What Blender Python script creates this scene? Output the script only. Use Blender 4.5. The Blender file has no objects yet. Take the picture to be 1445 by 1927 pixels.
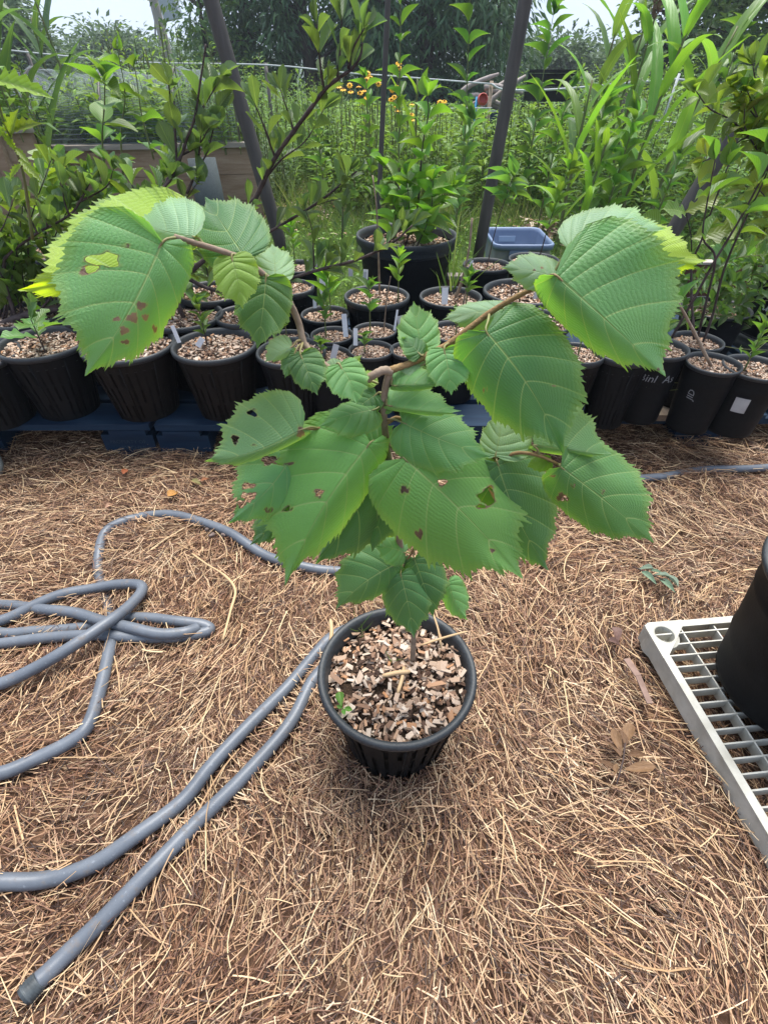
import bpy, math, random
import numpy as np
from mathutils import Vector, Matrix

R = math.radians
SC = bpy.context.scene
COL = SC.collection
rng = np.random.default_rng(7)
random.seed(7)

# ------------------------------------------------------------------ camera, sky, sun, exposure
F_PX, CX, CY, PITCH, CAM_H = 970.0, 722.5, 963.5, R(40.7), 1.0
cam = bpy.data.cameras.new('camera'); cam_o = bpy.data.objects.new('camera', cam); COL.objects.link(cam_o)
cam_o.location = (0, 0, CAM_H); cam_o.rotation_euler = (R(90) - PITCH, 0, 0)
cam.sensor_fit = 'AUTO'; cam.sensor_width = 36.0; cam.lens = F_PX / 1927.0 * 36.0
cam.clip_start = 0.02; cam.clip_end = 2000
SC.camera = cam_o

SUN_EL, SUN_ROT = R(72), R(15)
w = bpy.data.worlds.new('World'); SC.world = w; w.use_nodes = True
nt = w.node_tree; nt.nodes.clear()
sky = nt.nodes.new('ShaderNodeTexSky'); sky.sky_type = 'NISHITA'; sky.sun_disc = False
sky.sun_elevation = SUN_EL; sky.sun_rotation = SUN_ROT; sky.air_density = 1.0; sky.dust_density = 0.6; sky.ozone_density = 1.0
bg = nt.nodes.new('ShaderNodeBackground'); bg.inputs[1].default_value = 0.12
wo = nt.nodes.new('ShaderNodeOutputWorld')
# thin even overcast over the clear sky: pale cloud sheet with faint soft structure
tcw = nt.nodes.new('ShaderNodeTexCoord'); nzw = nt.nodes.new('ShaderNodeTexNoise'); nzw.inputs['Scale'].default_value = 2.2; nzw.inputs['Detail'].default_value = 4
mpw = nt.nodes.new('ShaderNodeMapping'); mpw.inputs['Scale'].default_value = (1, 1, 3.5); nt.links.new(tcw.outputs['Generated'], mpw.inputs[0]); nt.links.new(mpw.outputs[0], nzw.inputs['Vector'])
crw = nt.nodes.new('ShaderNodeValToRGB'); crw.color_ramp.elements[0].position = .3; crw.color_ramp.elements[0].color = (1.8, 2.2, 3.0, 1); crw.color_ramp.elements[1].position = .75; crw.color_ramp.elements[1].color = (2.5, 2.9, 3.6, 1)
nt.links.new(nzw.outputs[0], crw.inputs[0])
mxw = nt.nodes.new('ShaderNodeMix'); mxw.data_type = 'RGBA'; mxw.inputs[0].default_value = 0.93; nt.links.new(sky.outputs[0], mxw.inputs[6]); nt.links.new(crw.outputs[0], mxw.inputs[7])
nt.links.new(mxw.outputs[2], bg.inputs[0]); nt.links.new(bg.outputs[0], wo.inputs[0])
sl = bpy.data.lights.new('sun', 'SUN'); sl.energy = 2.8; sl.angle = R(38); sl.color = (1.0, 0.96, 0.9)
so = bpy.data.objects.new('sun', sl); COL.objects.link(so)
_sd = Vector((math.sin(SUN_ROT) * math.cos(SUN_EL), math.cos(SUN_ROT) * math.cos(SUN_EL), math.sin(SUN_EL)))
so.rotation_euler = _sd.to_track_quat('Z', 'Y').to_euler()
vs = SC.view_settings; vs.view_transform = 'Standard'; vs.look = 'None'; vs.gamma = 1.0; vs.use_curve_mapping = False
vs.exposure = 1.62
SC.render.engine = 'CYCLES'
SC.cycles.max_bounces = 8; SC.cycles.transparent_max_bounces = 12; SC.cycles.transmission_bounces = 6
SC.cycles.diffuse_bounces = 3; SC.cycles.glossy_bounces = 2

# ------------------------------------------------------------------ pixel <-> world helpers
_F = Vector((0, math.cos(PITCH), -math.sin(PITCH))); _U = Vector((0, math.sin(PITCH), math.cos(PITCH)))
CAM = Vector((0, 0, CAM_H))
def ray(px, py):
    return Vector((1, 0, 0)) * ((px - CX) / F_PX) + _U * (-(py - CY) / F_PX) + _F
def PY(px, py, Y):
    d = ray(px, py); return CAM + d * (Y / d.y)
def PZ(px, py, z):
    d = ray(px, py); return CAM + d * ((z - CAM_H) / d.z)
def depth(p):
    return (Vector(p) - CAM).dot(_F)
def proj(V):
    V = np.asarray(V, float) - np.array(CAM)
    dz = V @ np.array(_F)
    return CX + F_PX * V[:, 0] / dz, CY - F_PX * (V @ np.array(_U)) / dz

# ------------------------------------------------------------------ object helpers
def tag(o, label=None, cat=None, group=None, kind=None):
    if label: o['label'] = label
    if cat: o['category'] = cat
    if group: o['group'] = group
    if kind: o['kind'] = kind
    return o
def thing(name, label, cat, loc=(0, 0, 0), group=None, kind=None):
    o = bpy.data.objects.new(name, None); COL.objects.link(o); o.location = loc
    o.empty_display_size = 0.05
    return tag(o, label, cat, group, kind)
def mesh_np(name, V, F, smooth=False):
    """V (n,3); F list of int arrays (m,k)."""
    V = np.asarray(V, np.float32).reshape(-1, 3)
    me = bpy.data.meshes.new(name)
    fs = [np.asarray(f, np.int32) for f in (F if isinstance(F, list) else [F]) if len(f)]
    nl = sum(f.size for f in fs); npoly = sum(len(f) for f in fs)
    me.vertices.add(len(V)); me.vertices.foreach_set('co', V.ravel())
    me.loops.add(nl); me.loops.foreach_set('vertex_index', np.concatenate([f.ravel() for f in fs]))
    me.polygons.add(npoly)
    tot = np.concatenate([np.full(len(f), f.shape[1], np.int32) for f in fs])
    st = np.zeros(npoly, np.int32); st[1:] = np.cumsum(tot)[:-1]
    me.polygons.foreach_set('loop_start', st); me.polygons.foreach_set('loop_total', tot)
    me.polygons.foreach_set('use_smooth', np.full(npoly, bool(smooth)))
    me.update(calc_edges=True)
    return me
def put(name, me, mat=None, parent=None, M=None, local=False):
    if mat is not None and not me.materials: me.materials.append(mat)
    o = bpy.data.objects.new(name, me); COL.objects.link(o)
    if parent is not None:
        o.parent = parent
        if M is None: M = Matrix.Identity(4)
        if not local: M = Matrix.Translation(-Vector(_wloc(parent))) @ M
    if M is not None: o.matrix_basis = M
    return o
def _wloc(p):
    v = Vector(p.location)
    while p.parent: p = p.parent; v += Vector(p.location)
    return v
def frame(pos, axis, nrm, L, W):
    a = Vector(axis).normalized(); n = Vector(nrm)
    s = a.cross(n)
    if s.length < 1e-4: s = a.cross(Vector((0.3, 0.9, 0.2)))
    s.normalize(); n = s.cross(a)
    M = Matrix.Identity(4)
    for i in range(3):
        M[i][0] = s[i] * W; M[i][1] = a[i] * L; M[i][2] = n[i] * L; M[i][3] = pos[i]
    return M
class MB:
    def __init__(s): s.v = []; s.f3 = []; s.f4 = []; s.n = 0
    def add(s, V, F):
        V = np.asarray(V, float).reshape(-1, 3)
        for f in F:
            f = np.asarray(f, int).reshape(-1, np.asarray(f).shape[-1])
            (s.f3 if f.shape[1] == 3 else s.f4).append(f + s.n)
        s.v.append(V); s.n += len(V)
    def box(s, c, size, rot=None, taper=None):
        x, y, z = [d / 2 for d in size]
        V = np.array([(-x, -y, -z), (x, -y, -z), (x, y, -z), (-x, y, -z), (-x, -y, z), (x, -y, z), (x, y, z), (-x, y, z)])
        if rot is not None: V = V @ np.array(rot.to_3x3()).T
        s.add(V + np.array(c), [np.array([(3, 2, 1, 0), (4, 5, 6, 7), (0, 1, 5, 4), (1, 2, 6, 5), (2, 3, 7, 6), (3, 0, 4, 7)])])
    def bar(s, p, q, wd, ht, up=(0, 0, 1)):
        p = Vector(p); q = Vector(q); a = (q - p).normalized(); sd = a.cross(Vector(up)).normalized(); u = sd.cross(a)
        V = []
        for e in (p, q):
            for i, j in ((-1, -1), (1, -1), (1, 1), (-1, 1)): V.append(e + sd * i * wd / 2 + u * j * ht / 2)
        s.add(V, [np.array([(0, 1, 2, 3), (7, 6, 5, 4), (0, 4, 5, 1), (1, 5, 6, 2), (2, 6, 7, 3), (3, 7, 4, 0)])])
    def tube(s, P, rad, n=8, cap=True):
        P = np.asarray([tuple(p) for p in P], float); m = len(P)
        rad = np.broadcast_to(np.asarray(rad, float), (m,))
        T = np.gradient(P, axis=0); T /= np.linalg.norm(T, axis=1)[:, None] + 1e-12
        ref = np.array([0.0, 0, 1]) if abs(T[0, 2]) < 0.9 else np.array([1.0, 0, 0])
        u = np.cross(T[0], ref); u /= np.linalg.norm(u)
        V = []
        an = np.arange(n) / n * 2 * np.pi
        for i in range(m):
            u = u - T[i] * (u @ T[i]); u /= np.linalg.norm(u) + 1e-12
            vv = np.cross(T[i], u)
            V.append(P[i] + rad[i] * (np.cos(an)[:, None] * u + np.sin(an)[:, None] * vv))
        V = np.concatenate(V)
        i = np.arange(m - 1)[:, None] * n; j = np.arange(n)[None]
        F4 = np.stack([i + j, i + (j + 1) % n, i + n + (j + 1) % n, i + n + j], -1).reshape(-1, 4)
        F = [F4]
        if cap:
            V = np.concatenate([V, P[:1], P[-1:]])
            a = np.arange(n); b = (a + 1) % n
            F.append(np.stack([np.full(n, m * n), b, a], -1)); F.append(np.stack([np.full(n, m * n + 1), a + (m - 1) * n, b + (m - 1) * n], -1))
        s.add(V, F)
    def lathe(s, prof, n=48, c=(0, 0, 0), skip=None):
        prof = np.asarray(prof, float); m = len(prof); an = np.arange(n) / n * 2 * np.pi
        V = np.stack([prof[:, 0, None] * np.cos(an), prof[:, 0, None] * np.sin(an), np.repeat(prof[:, 1, None], n, 1)], -1).reshape(-1, 3) + np.array(c)
        i = np.arange(m - 1)[:, None]; j = np.arange(n)[None]
        F = np.stack(np.broadcast_arrays(i * n + j, i * n + (j + 1) % n, (i + 1) * n + (j + 1) % n, (i + 1) * n + j), -1)
        if skip is not None: F = F[~skip(np.broadcast_to(i, F.shape[:2]), np.broadcast_to(j, F.shape[:2]))]
        s.add(V, [F.reshape(-1, 4)])
    def mesh(s, name, smooth=False):
        F = []
        if s.f3: F.append(np.concatenate(s.f3))
        if s.f4: F.append(np.concatenate(s.f4))
        return mesh_np(name, np.concatenate(s.v), F, smooth)
def smooth_path(P, per=8):
    P = [Vector(p) for p in P]; out = []
    Q = [P[0] * 2 - P[1]] + P + [P[-1] * 2 - P[-2]]
    for i in range(1, len(Q) - 2):
        for k in range(per):
            t = k / per
            out.append(0.5 * ((2 * Q[i]) + (Q[i + 1] - Q[i - 1]) * t + (2 * Q[i - 1] - 5 * Q[i] + 4 * Q[i + 1] - Q[i + 2]) * t * t + (3 * Q[i] - Q[i - 1] - 3 * Q[i + 1] + Q[i + 2]) * t ** 3))
    out.append(P[-1]); return out

# ------------------------------------------------------------------ materials
def srgb(r, g, b):
    f = lambda c: (c / 255 / 12.92) if c / 255 <= 0.04045 else ((c / 255 + 0.055) / 1.055) ** 2.4
    return (f(r), f(g), f(b), 1)
class NT:
    def __init__(s, name):
        s.m = bpy.data.materials.new(name); s.m.use_nodes = True; s.t = s.m.node_tree; s.t.nodes.clear()
        s.out = s.n('ShaderNodeOutputMaterial')
    def n(s, typ, **kw):
        o = s.t.nodes.new(typ)
        for k, v in kw.items(): setattr(o, k, v)
        return o
    def l(s, a, b): s.t.links.new(a, b)
    def set(s, inp, v):
        if isinstance(v, bpy.types.NodeSocket): s.l(v, inp)
        else: inp.default_value = v
    def math(s, op, a, b=0.0, c=0.0):
        o = s.n('ShaderNodeMath', operation=op)
        for i, v in enumerate((a, b, c)): s.set(o.inputs[i], v)
        return o.outputs[0]
    def mix(s, f, a, b, blend='MIX'):
        o = s.n('ShaderNodeMix', data_type='RGBA', blend_type=blend)
        s.set(o.inputs[0], f); s.set(o.inputs[6], a); s.set(o.inputs[7], b); return o.outputs[2]
    def ramp(s, f, stops, interp='LINEAR'):
        o = s.n('ShaderNodeValToRGB'); o.color_ramp.interpolation = interp
        while len(o.color_ramp.elements) < len(stops): o.color_ramp.elements.new(0.5)
        for e, (p, c) in zip(o.color_ramp.elements, stops): e.position = p; e.color = c if len(c) == 4 else (*c, 1)
        s.l(f, o.inputs[0]); return o.outputs[0]
    def noise(s, scale, detail=3, coord=None, rough=0.5, out=0):
        o = s.n('ShaderNodeTexNoise'); o.inputs['Scale'].default_value = scale; o.inputs['Detail'].default_value = detail; o.inputs['Roughness'].default_value = rough
        if coord is not None: s.l(coord, o.inputs['Vector'])
        return o.outputs[out]
    def coord(s, which='Object'): return s.n('ShaderNodeTexCoord').outputs[which]
    def bump(s, h, strength=0.3, dist=0.002):
        o = s.n('ShaderNodeBump'); o.inputs['Strength'].default_value = strength; o.inputs['Distance'].default_value = dist; s.l(h, o.inputs['Height']); return o.outputs[0]
    def bsdf(s, col, rough=0.6, spec=0.4, normal=None, metal=0.0):
        o = s.n('ShaderNodeBsdfPrincipled'); s.set(o.inputs['Base Color'], col); s.set(o.inputs['Roughness'], rough)
        s.set(o.inputs['Specular IOR Level'], spec); o.inputs['Metallic'].default_value = metal
        if normal is not None: s.l(normal, o.inputs['Normal'])
        return o.outputs[0]
    def leafmix(s, sh, col, amount=0.4, normal=None):
        t = s.n('ShaderNodeBsdfTranslucent'); s.set(t.inputs[0], col)
        if normal is not None: s.l(normal, t.inputs[1])
        m = s.n('ShaderNodeMixShader'); m.inputs[0].default_value = amount; s.l(sh, m.inputs[1]); s.l(t.outputs[0], m.inputs[2]); return m.outputs[0]
    def done(s, sh): s.l(sh, s.out.inputs[0]); return s.m

def plain(name, c1, c2=None, scale=20, rough=0.6, spec=0.4, bump=0.0, bscale=60, metal=0.0, stretch=None):
    g = NT(name); co = g.coord()
    if stretch:
        mp = g.n('ShaderNodeMapping'); mp.inputs['Scale'].default_value = stretch; g.l(co, mp.inputs[0]); co = mp.outputs[0]
    col = c1
    if c2 is not None:
        col = g.ramp(g.noise(scale, 5, co, 0.6), [(0.3, c1), (0.7, c2)])
    nm = g.bump(g.noise(bscale, 4, co), bump, 0.003) if bump else None
    return g.done(g.bsdf(col, rough, spec, nm, metal))
def island(name, stops, rough=0.6, spec=0.3, trans=0.0, tcol=None, noise=0.0):
    g = NT(name); r = g.n('ShaderNodeNewGeometry').outputs['Random Per Island']
    if noise:
        r = g.math('ADD', g.math('MULTIPLY', r, 1 - noise), g.math('MULTIPLY', g.noise(noise * 6 if noise < 1 else 3, 2, g.coord()), noise))
    col = g.ramp(r, stops)
    sh = g.bsdf(col, rough, spec)
    if trans:
        tc = g.mix(0.65, col, tcol, 'MIX') if tcol else col
        sh = g.leafmix(sh, tc, trans)
    return g.done(sh)

def make_leaf_mat(name='plant_leaf', rough=0.42, trans=0.4):
    """shared by all separate leaves: the leaf's own colour is its object colour."""
    g = NT(name); oi = g.n('ShaderNodeObjectInfo'); co = g.coord(); sp = g.n('ShaderNodeSeparateXYZ'); g.l(co, sp.inputs[0])
    ax = g.math('ABSOLUTE', sp.outputs[0])
    mid = g.math('SUBTRACT', 1.0, g.math('SMOOTH_MIN', g.math('MULTIPLY', ax, 28.0), 1.0, 0.2))
    ph = g.math('SUBTRACT', g.math('MULTIPLY', sp.outputs[1], 9.0), g.math('MULTIPLY', ax, 7.0))
    vein = g.math('POWER', g.math('ABSOLUTE', g.math('SINE', g.math('MULTIPLY', ph, 3.14159))), 0.35)
    base = oi.outputs['Color']
    hv = g.n('ShaderNodeHueSaturation'); g.l(base, hv.inputs['Color'])
    g.l(g.math('ADD', 0.482, g.math('MULTIPLY', oi.outputs['Random'], 0.036)), hv.inputs['Hue'])
    g.l(g.math('ADD', 0.7, g.math('MULTIPLY', oi.outputs['Random'], 0.6)), hv.inputs['Value'])
    nz = g.noise(6, 4, co)
    c = g.mix(g.math('MULTIPLY', nz, 0.35), hv.outputs[0], (0.16, 0.24, 0.05, 1))
    c = g.mix(g.math('MULTIPLY', mid, 0.45), c, (0.28, 0.36, 0.13, 1))
    nm = g.bump(vein, 0.35, 0.004)
    sh = g.bsdf(c, rough, 0.45, nm)
    tc = g.mix(1.0, c, (2.0, 2.05, 0.7, 1), 'MULTIPLY')
    return g.done(g.leafmix(sh, tc, trans))

def make_hazel_mat():
    g = NT('hazel_leaf'); uv = g.n('ShaderNodeUVMap'); sp = g.n('ShaderNodeSeparateXYZ'); g.l(uv.outputs[0], sp.inputs[0])
    oi = g.n('ShaderNodeObjectInfo'); co = g.coord()
    u = g.math('ABSOLUTE', g.math('SUBTRACT', g.math('MULTIPLY', sp.outputs[0], 2.0), 1.0)); s = sp.outputs[1]
    ph = g.math('MULTIPLY', s, 7.0)
    d = g.math('ABSOLUTE', g.math('SUBTRACT', g.math('FRACT', ph), 0.5))          # 0.5 on a vein, 0 between
    vw = g.math('ADD', 0.034, g.math('MULTIPLY', u, 0.0))
    vein = g.math('SMOOTHSTEP' if False else 'MULTIPLY', g.math('MAXIMUM', g.math('SUBTRACT', 1.0, g.math('DIVIDE', g.math('SUBTRACT', 0.5, d), vw)), 0.0), 1.0)
    mid = g.math('MAXIMUM', g.math('SUBTRACT', 1.0, g.math('MULTIPLY', u, 38.0)), 0.0)
    vm = g.math('MINIMUM', g.math('ADD', mid, g.math('MULTIPLY', vein, g.math('SUBTRACT', 1.0, g.math('MULTIPLY', u, 0.55)))), 1.0)
    # ladder veins between the laterals, shifted from cell to cell and wavering
    wob = g.noise(9, 3, co)
    lad = g.math('FRACT', g.math('ADD', g.math('MULTIPLY', u, 17.0), g.math('ADD', g.math('MULTIPLY', g.math('FLOOR', g.math('ADD', ph, 0.5)), 0.37), g.math('MULTIPLY', wob, 4.5))))
    ladv = g.math('MAXIMUM', g.math('SUBTRACT', 1.0, g.math('MULTIPLY', g.math('ABSOLUTE', g.math('SUBTRACT', lad, 0.5)), 9.0)), 0.0)
    vor = g.n('ShaderNodeTexVoronoi', feature='DISTANCE_TO_EDGE'); vor.inputs['Scale'].default_value = 330; g.l(co, vor.inputs['Vector'])
    fine = g.math('MINIMUM', g.math('MULTIPLY', vor.outputs[0], 5.0), 1.0)
    dome = g.math('SUBTRACT', 1.0, g.math('POWER', g.math('MULTIPLY', d, 2.0), 3.0))
    lf = g.math('MULTIPLY', g.math('ABSOLUTE', g.math('SUBTRACT', lad, 0.5)), 2.0)            # 1 on the cell middle, 0 on a ladder vein
    ldome = g.math('POWER', lf, 0.6)
    h = g.math('ADD', g.math('ADD', g.math('MULTIPLY', dome, 0.7), g.math('MULTIPLY', ldome, 0.38)), g.math('SUBTRACT', g.math('MULTIPLY', fine, 0.2), g.math('MULTIPLY', mid, 1.2)))
    nm = g.bump(h, 0.6, 0.0014)
    blot = g.noise(28, 4, co, 0.6); big = g.noise(7, 2, co)
    base = g.mix(blot, oi.outputs['Color'], g.mix(1.0, oi.outputs['Color'], (1.35, 1.25, 1.2, 1), 'MULTIPLY'))
    base = g.mix(g.math('MULTIPLY', g.ramp(big, [(0.45, (0, 0, 0)), (0.75, (1, 1, 1))]), 0.3), base, (0.13, 0.2, 0.035, 1))
    edge = g.ramp(u, [(0.86, (0, 0, 0)), (1.0, (1, 1, 1))])
    base = g.mix(g.math('MULTIPLY', edge, 0.35), base, (0.22, 0.3, 0.06, 1))
    base = g.mix(g.math('MULTIPLY', ladv, 0.10), base, (0.2, 0.27, 0.1, 1))
    base = g.mix(g.math('MULTIPLY', vm, 0.8), base, (0.34, 0.45, 0.17, 1))
    at = g.n('ShaderNodeAttribute', attribute_name='damage')
    dm = g.ramp(g.math('ADD', at.outputs['Fac'], g.math('MULTIPLY', g.math('SUBTRACT', blot, 0.5), 0.6)), [(0.35, (0, 0, 0)), (0.6, (1, 1, 1))])
    hl = g.ramp(at.outputs['Fac'], [(0.05, (0, 0, 0)), (0.4, (1, 1, 1))])
    base = g.mix(g.math('MULTIPLY', hl, .35), base, (.26, .27, .07, 1))
    base = g.mix(dm, base, g.ramp(blot, [(0.35, (0.035, 0.02, 0.018)), (0.65, (0.2, 0.12, 0.09))]))
    sh = g.bsdf(base, g.math('ADD', 0.42, g.math('MULTIPLY', blot, 0.2)), 0.5, nm)
    pb = sh.node; pb.inputs['Sheen Weight'].default_value = .16; pb.inputs['Sheen Roughness'].default_value = .45; pb.inputs['Sheen Tint'].default_value = (.85, 1, .95, 1)     # downy surface
    tc = g.mix(1.0, base, (2.9, 2.7, 0.5, 1), 'MULTIPLY')
    tc = g.mix(g.math('MULTIPLY', g.math('ADD', vm, g.math('MULTIPLY', ladv, 0.3)), 0.45), tc, (0.08, 0.14, 0.02, 1))
    return g.done(g.leafmix(sh, tc, 0.36))

M_LEAF = make_leaf_mat(); M_HAZEL = make_hazel_mat()
M_BARK = plain('grey_brown_bark', (0.16, 0.11, 0.075, 1), (0.30, 0.23, 0.17, 1), 55, 0.75, 0.25, 0.4, 160)
M_TWIG = plain('hairy_brown_twig', (0.17, 0.10, 0.045, 1), (0.27, 0.18, 0.085, 1), 70, 0.8, 0.2, 0.5, 300)
M_PETIOLE = plain('petiole', (0.16, 0.2, 0.06, 1), (0.22, 0.15, 0.07, 1), 60, 0.6)
M_DARKBARK = plain('dark_bark', (0.022, 0.014, 0.013, 1), (0.085, 0.06, 0.055, 1), 45, 0.7, 0.3, 0.4, 150)
M_GREENSTEM = plain('green_stem', (0.09, 0.14, 0.035, 1), (0.14, 0.12, 0.05, 1), 20, 0.6)
M_BLACK = plain('black_plastic', (0.0035, 0.004, 0.0047, 1), (0.007, 0.008, 0.009, 1), 9, 0.6, 0.16, 0.12, 40)
M_BLACK_DUSTY = plain('dusty_black_plastic', (0.004, 0.004, 0.004, 1), (0.014, 0.011, 0.009, 1), 14, 0.62, 0.16, 0.15, 50)
M_RIM = plain('worn_rim_plastic', (0.014, 0.017, 0.020, 1), (0.028, 0.033, 0.037, 1), 25, 0.55, 0.5, 0.15, 120)
M_SOIL = plain('potting_soil', (0.018, 0.012, 0.008, 1), (0.055, 0.036, 0.024, 1), 40, 0.95, 0.1, 0.8, 60)
CHIP_STOPS = [(0.0, (0.03, 0.018, 0.013)), (0.2, (0.10, 0.058, 0.040)), (0.34, (0.27, 0.165, 0.11)), (0.48, (0.40, 0.285, 0.205)), (0.66, (0.50, 0.40, 0.32)), (0.78, (0.38, 0.19, 0.09)), (0.84, (0.46, 0.34, 0.25)), (1.0, (0.60, 0.51, 0.42))]
M_CHIPS = island('wood_chip_mix', CHIP_STOPS, 0.8, 0.2)
def chip_mat():
    g = NT('wood_chip_piece'); oi = g.n('ShaderNodeObjectInfo'); co = g.coord()
    mp = g.n('ShaderNodeMapping'); mp.inputs['Scale'].default_value = (1, 9, 3); g.l(co, mp.inputs[0])
    c = g.ramp(oi.outputs['Random'], CHIP_STOPS); grain = g.noise(3, 4, mp.outputs[0])
    c = g.mix(g.math('MULTIPLY', grain, 0.55), c, g.mix(1.0, c, (0.45, 0.38, 0.33, 1), 'MULTIPLY'))
    return g.done(g.bsdf(c, 0.8, 0.2, g.bump(grain, 0.5, 0.002)))
M_CHIP = chip_mat()
def hose_mat():
    g = NT('grey_blue_hose'); co = g.coord(); n1 = g.noise(11, 5, co, .65); n2 = g.noise(45, 4, co, .7)
    c = g.ramp(n1, [(.3, (.080, .092, .112)), (.7, (.125, .140, .163))])
    dirt = g.ramp(n2, [(.56, (0, 0, 0)), (.72, (1, 1, 1))]); c = g.mix(g.math('MULTIPLY', dirt, .5), c, (.15, .115, .085, 1))
    sc_ = g.ramp(g.noise(150, 2, co), [(.66, (0, 0, 0)), (.74, (1, 1, 1))]); c = g.mix(g.math('MULTIPLY', sc_, .35), c, (.26, .28, .31, 1))
    return g.done(g.bsdf(c, g.math('ADD', .42, g.math('MULTIPLY', dirt, .3)), .4, g.bump(n2, .2, .002)))
M_HOSE = hose_mat()
M_COUPLING = plain('dark_rubber_coupling', (0.02, 0.025, 0.028, 1), (0.075, 0.09, 0.10, 1), 50, 0.55)
M_WHITE = plain('weathered_white_plastic', (0.33, 0.315, 0.265, 1), (0.52, 0.51, 0.455, 1), 18, 0.45, 0.45, 0.1, 60)
M_TAG = plain('white_plant_tag', (0.62, 0.62, 0.64, 1), (0.5, 0.5, 0.52, 1), 60, 0.5)
M_BLUE = plain('worn_blue_paint', (0.002, 0.011, 0.030, 1), (0.006, 0.024, 0.050, 1), 7, 0.7, 0.25, 0.35, 40, stretch=(0.6, 8, 8))
M_BLUE_Y = plain('worn_blue_paint_end', (0.004, 0.02, 0.045, 1), (0.02, 0.036, 0.055, 1), 6, 0.75, 0.2, 0.35, 40, stretch=(9, 0.8, 6))
M_BAREWOOD = plain('weathered_bare_board', (0.20, 0.15, 0.11, 1), (0.34, 0.27, 0.20, 1), 8, 0.85, 0.15, 0.5, 40, stretch=(10, 0.8, 8))
M_BEDWOOD = plain('raised_bed_timber', (0.22, 0.14, 0.09, 1), (0.33, 0.24, 0.17, 1), 4, 0.85, 0.15, 0.4, 30, stretch=(0.7, 6, 9))
M_BEDCAP = plain('grey_timber_cap', (0.22, 0.19, 0.16, 1), (0.32, 0.28, 0.25, 1), 4, 0.85, 0.15, 0.4, 30, stretch=(0.7, 6, 9))
M_EDGE = plain('red_brown_edging', (0.075, 0.035, 0.024, 1), (0.14, 0.07, 0.05, 1), 4, 0.8, 0.2, 0.3, 30, stretch=(0.7, 6, 9))
M_STEEL = plain('weathered_steel_pole', (0.045, 0.041, 0.037, 1), (0.085, 0.075, 0.068, 1), 9, 0.55, 0.35, 0.15, 60, stretch=(4, 4, .6))
M_BIN = plain('blue_grey_bin_plastic', (0.12, 0.17, 0.27, 1), (0.16, 0.21, 0.32, 1), 6, 0.45)
M_BIN_OUT = plain('muddy_bin_side', (0.15, 0.18, 0.24, 1), (0.30, 0.27, 0.23, 1), 5, 0.6)
M_STRAWPALE = island('pale_straw', [(0, (0.30, 0.18, 0.09)), (0.5, (0.44, 0.29, 0.155)), (1, (0.60, 0.46, 0.27))], 0.6, 0.3)

# ------------------------------------------------------------------ bulk foliage helpers (numpy)
def unit(a): return a / (np.linalg.norm(a, axis=-1, keepdims=True) + 1e-9)
def bulk_leaves(P, D, N, L, W, fold=0.25, curl=0.15):
    """pointed folded leaves: 6 vertices, 4 faces each (base, sides, middle rib, tip)."""
    P = np.asarray(P, float); D = unit(np.asarray(D, float)); S = unit(np.cross(D, N)); U = np.cross(S, D)
    L = np.asarray(L)[:, None]; W = np.asarray(W)[:, None] / 2
    m = P + D * L * 0.45 - U * L * 0.02
    a = m + S * W + U * W * fold; b = m - S * W + U * W * fold
    t = P + D * L - U * L * curl
    V = np.stack([P, a, t, b, m], 1).reshape(-1, 3)
    i = np.arange(len(P))[:, None] * 5
    F = np.concatenate([i + np.array([[0, 1, 4]]), i + np.array([[4, 1, 2]]), i + np.array([[4, 2, 3]]), i + np.array([[0, 4, 3]])])
    return V, F
def bulk_blades(P, D, N, L, W, bend, k=3, point=True):
    """narrow strips bending along N: grass blades, straw."""
    P = np.asarray(P, float); D = unit(np.asarray(D, float)); S = unit(np.cross(D, N)); U = np.cross(S, D)
    n = len(P); L = np.asarray(L); W = np.asarray(W); bend = np.asarray(bend)
    V = np.zeros((n, k + 1, 2, 3))
    for i in range(k + 1):
        t = i / k
        c = P + D * (L * t)[:, None] + U * (bend * L * t * t)[:, None]
        w = W / 2 * ((1 - t) ** 0.7 * 0.95 + 0.05 if point else 1.0)
        V[:, i, 0] = c - S * w[:, None]; V[:, i, 1] = c + S * w[:, None]
    b = (np.arange(n) * (k + 1) * 2)[:, None]
    F = np.concatenate([b + np.array([[2 * i, 2 * i + 1, 2 * i + 3, 2 * i + 2]]) for i in range(k)])
    return V.reshape(-1, 3), F
class Bulk:
    def __init__(s): s.V = []; s.F3 = []; s.F4 = []; s.n = 0
    def add(s, VF):
        V, F = VF
        (s.F3 if F.shape[1] == 3 else s.F4).append(F + s.n); s.V.append(V); s.n += len(V)
    def put(s, name, mat, parent=None, kind='stuff', label=None, cat=None, group=None):
        F = ([np.concatenate(s.F3)] if s.F3 else []) + ([np.concatenate(s.F4)] if s.F4 else [])
        o = put(name, mesh_np(name, np.concatenate(s.V), F), mat, parent)
        return tag(o, label, cat, group, kind)
def rdir(n, zlo=-0.3, zhi=1.0):
    a = rng.uniform(0, 2 * np.pi, n); z = rng.uniform(zlo, zhi, n); r = np.sqrt(np.maximum(0, 1 - z * z))
    return np.stack([r * np.cos(a), r * np.sin(a), z], 1)
UPV = np.array([0, 0, 1.0])

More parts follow.
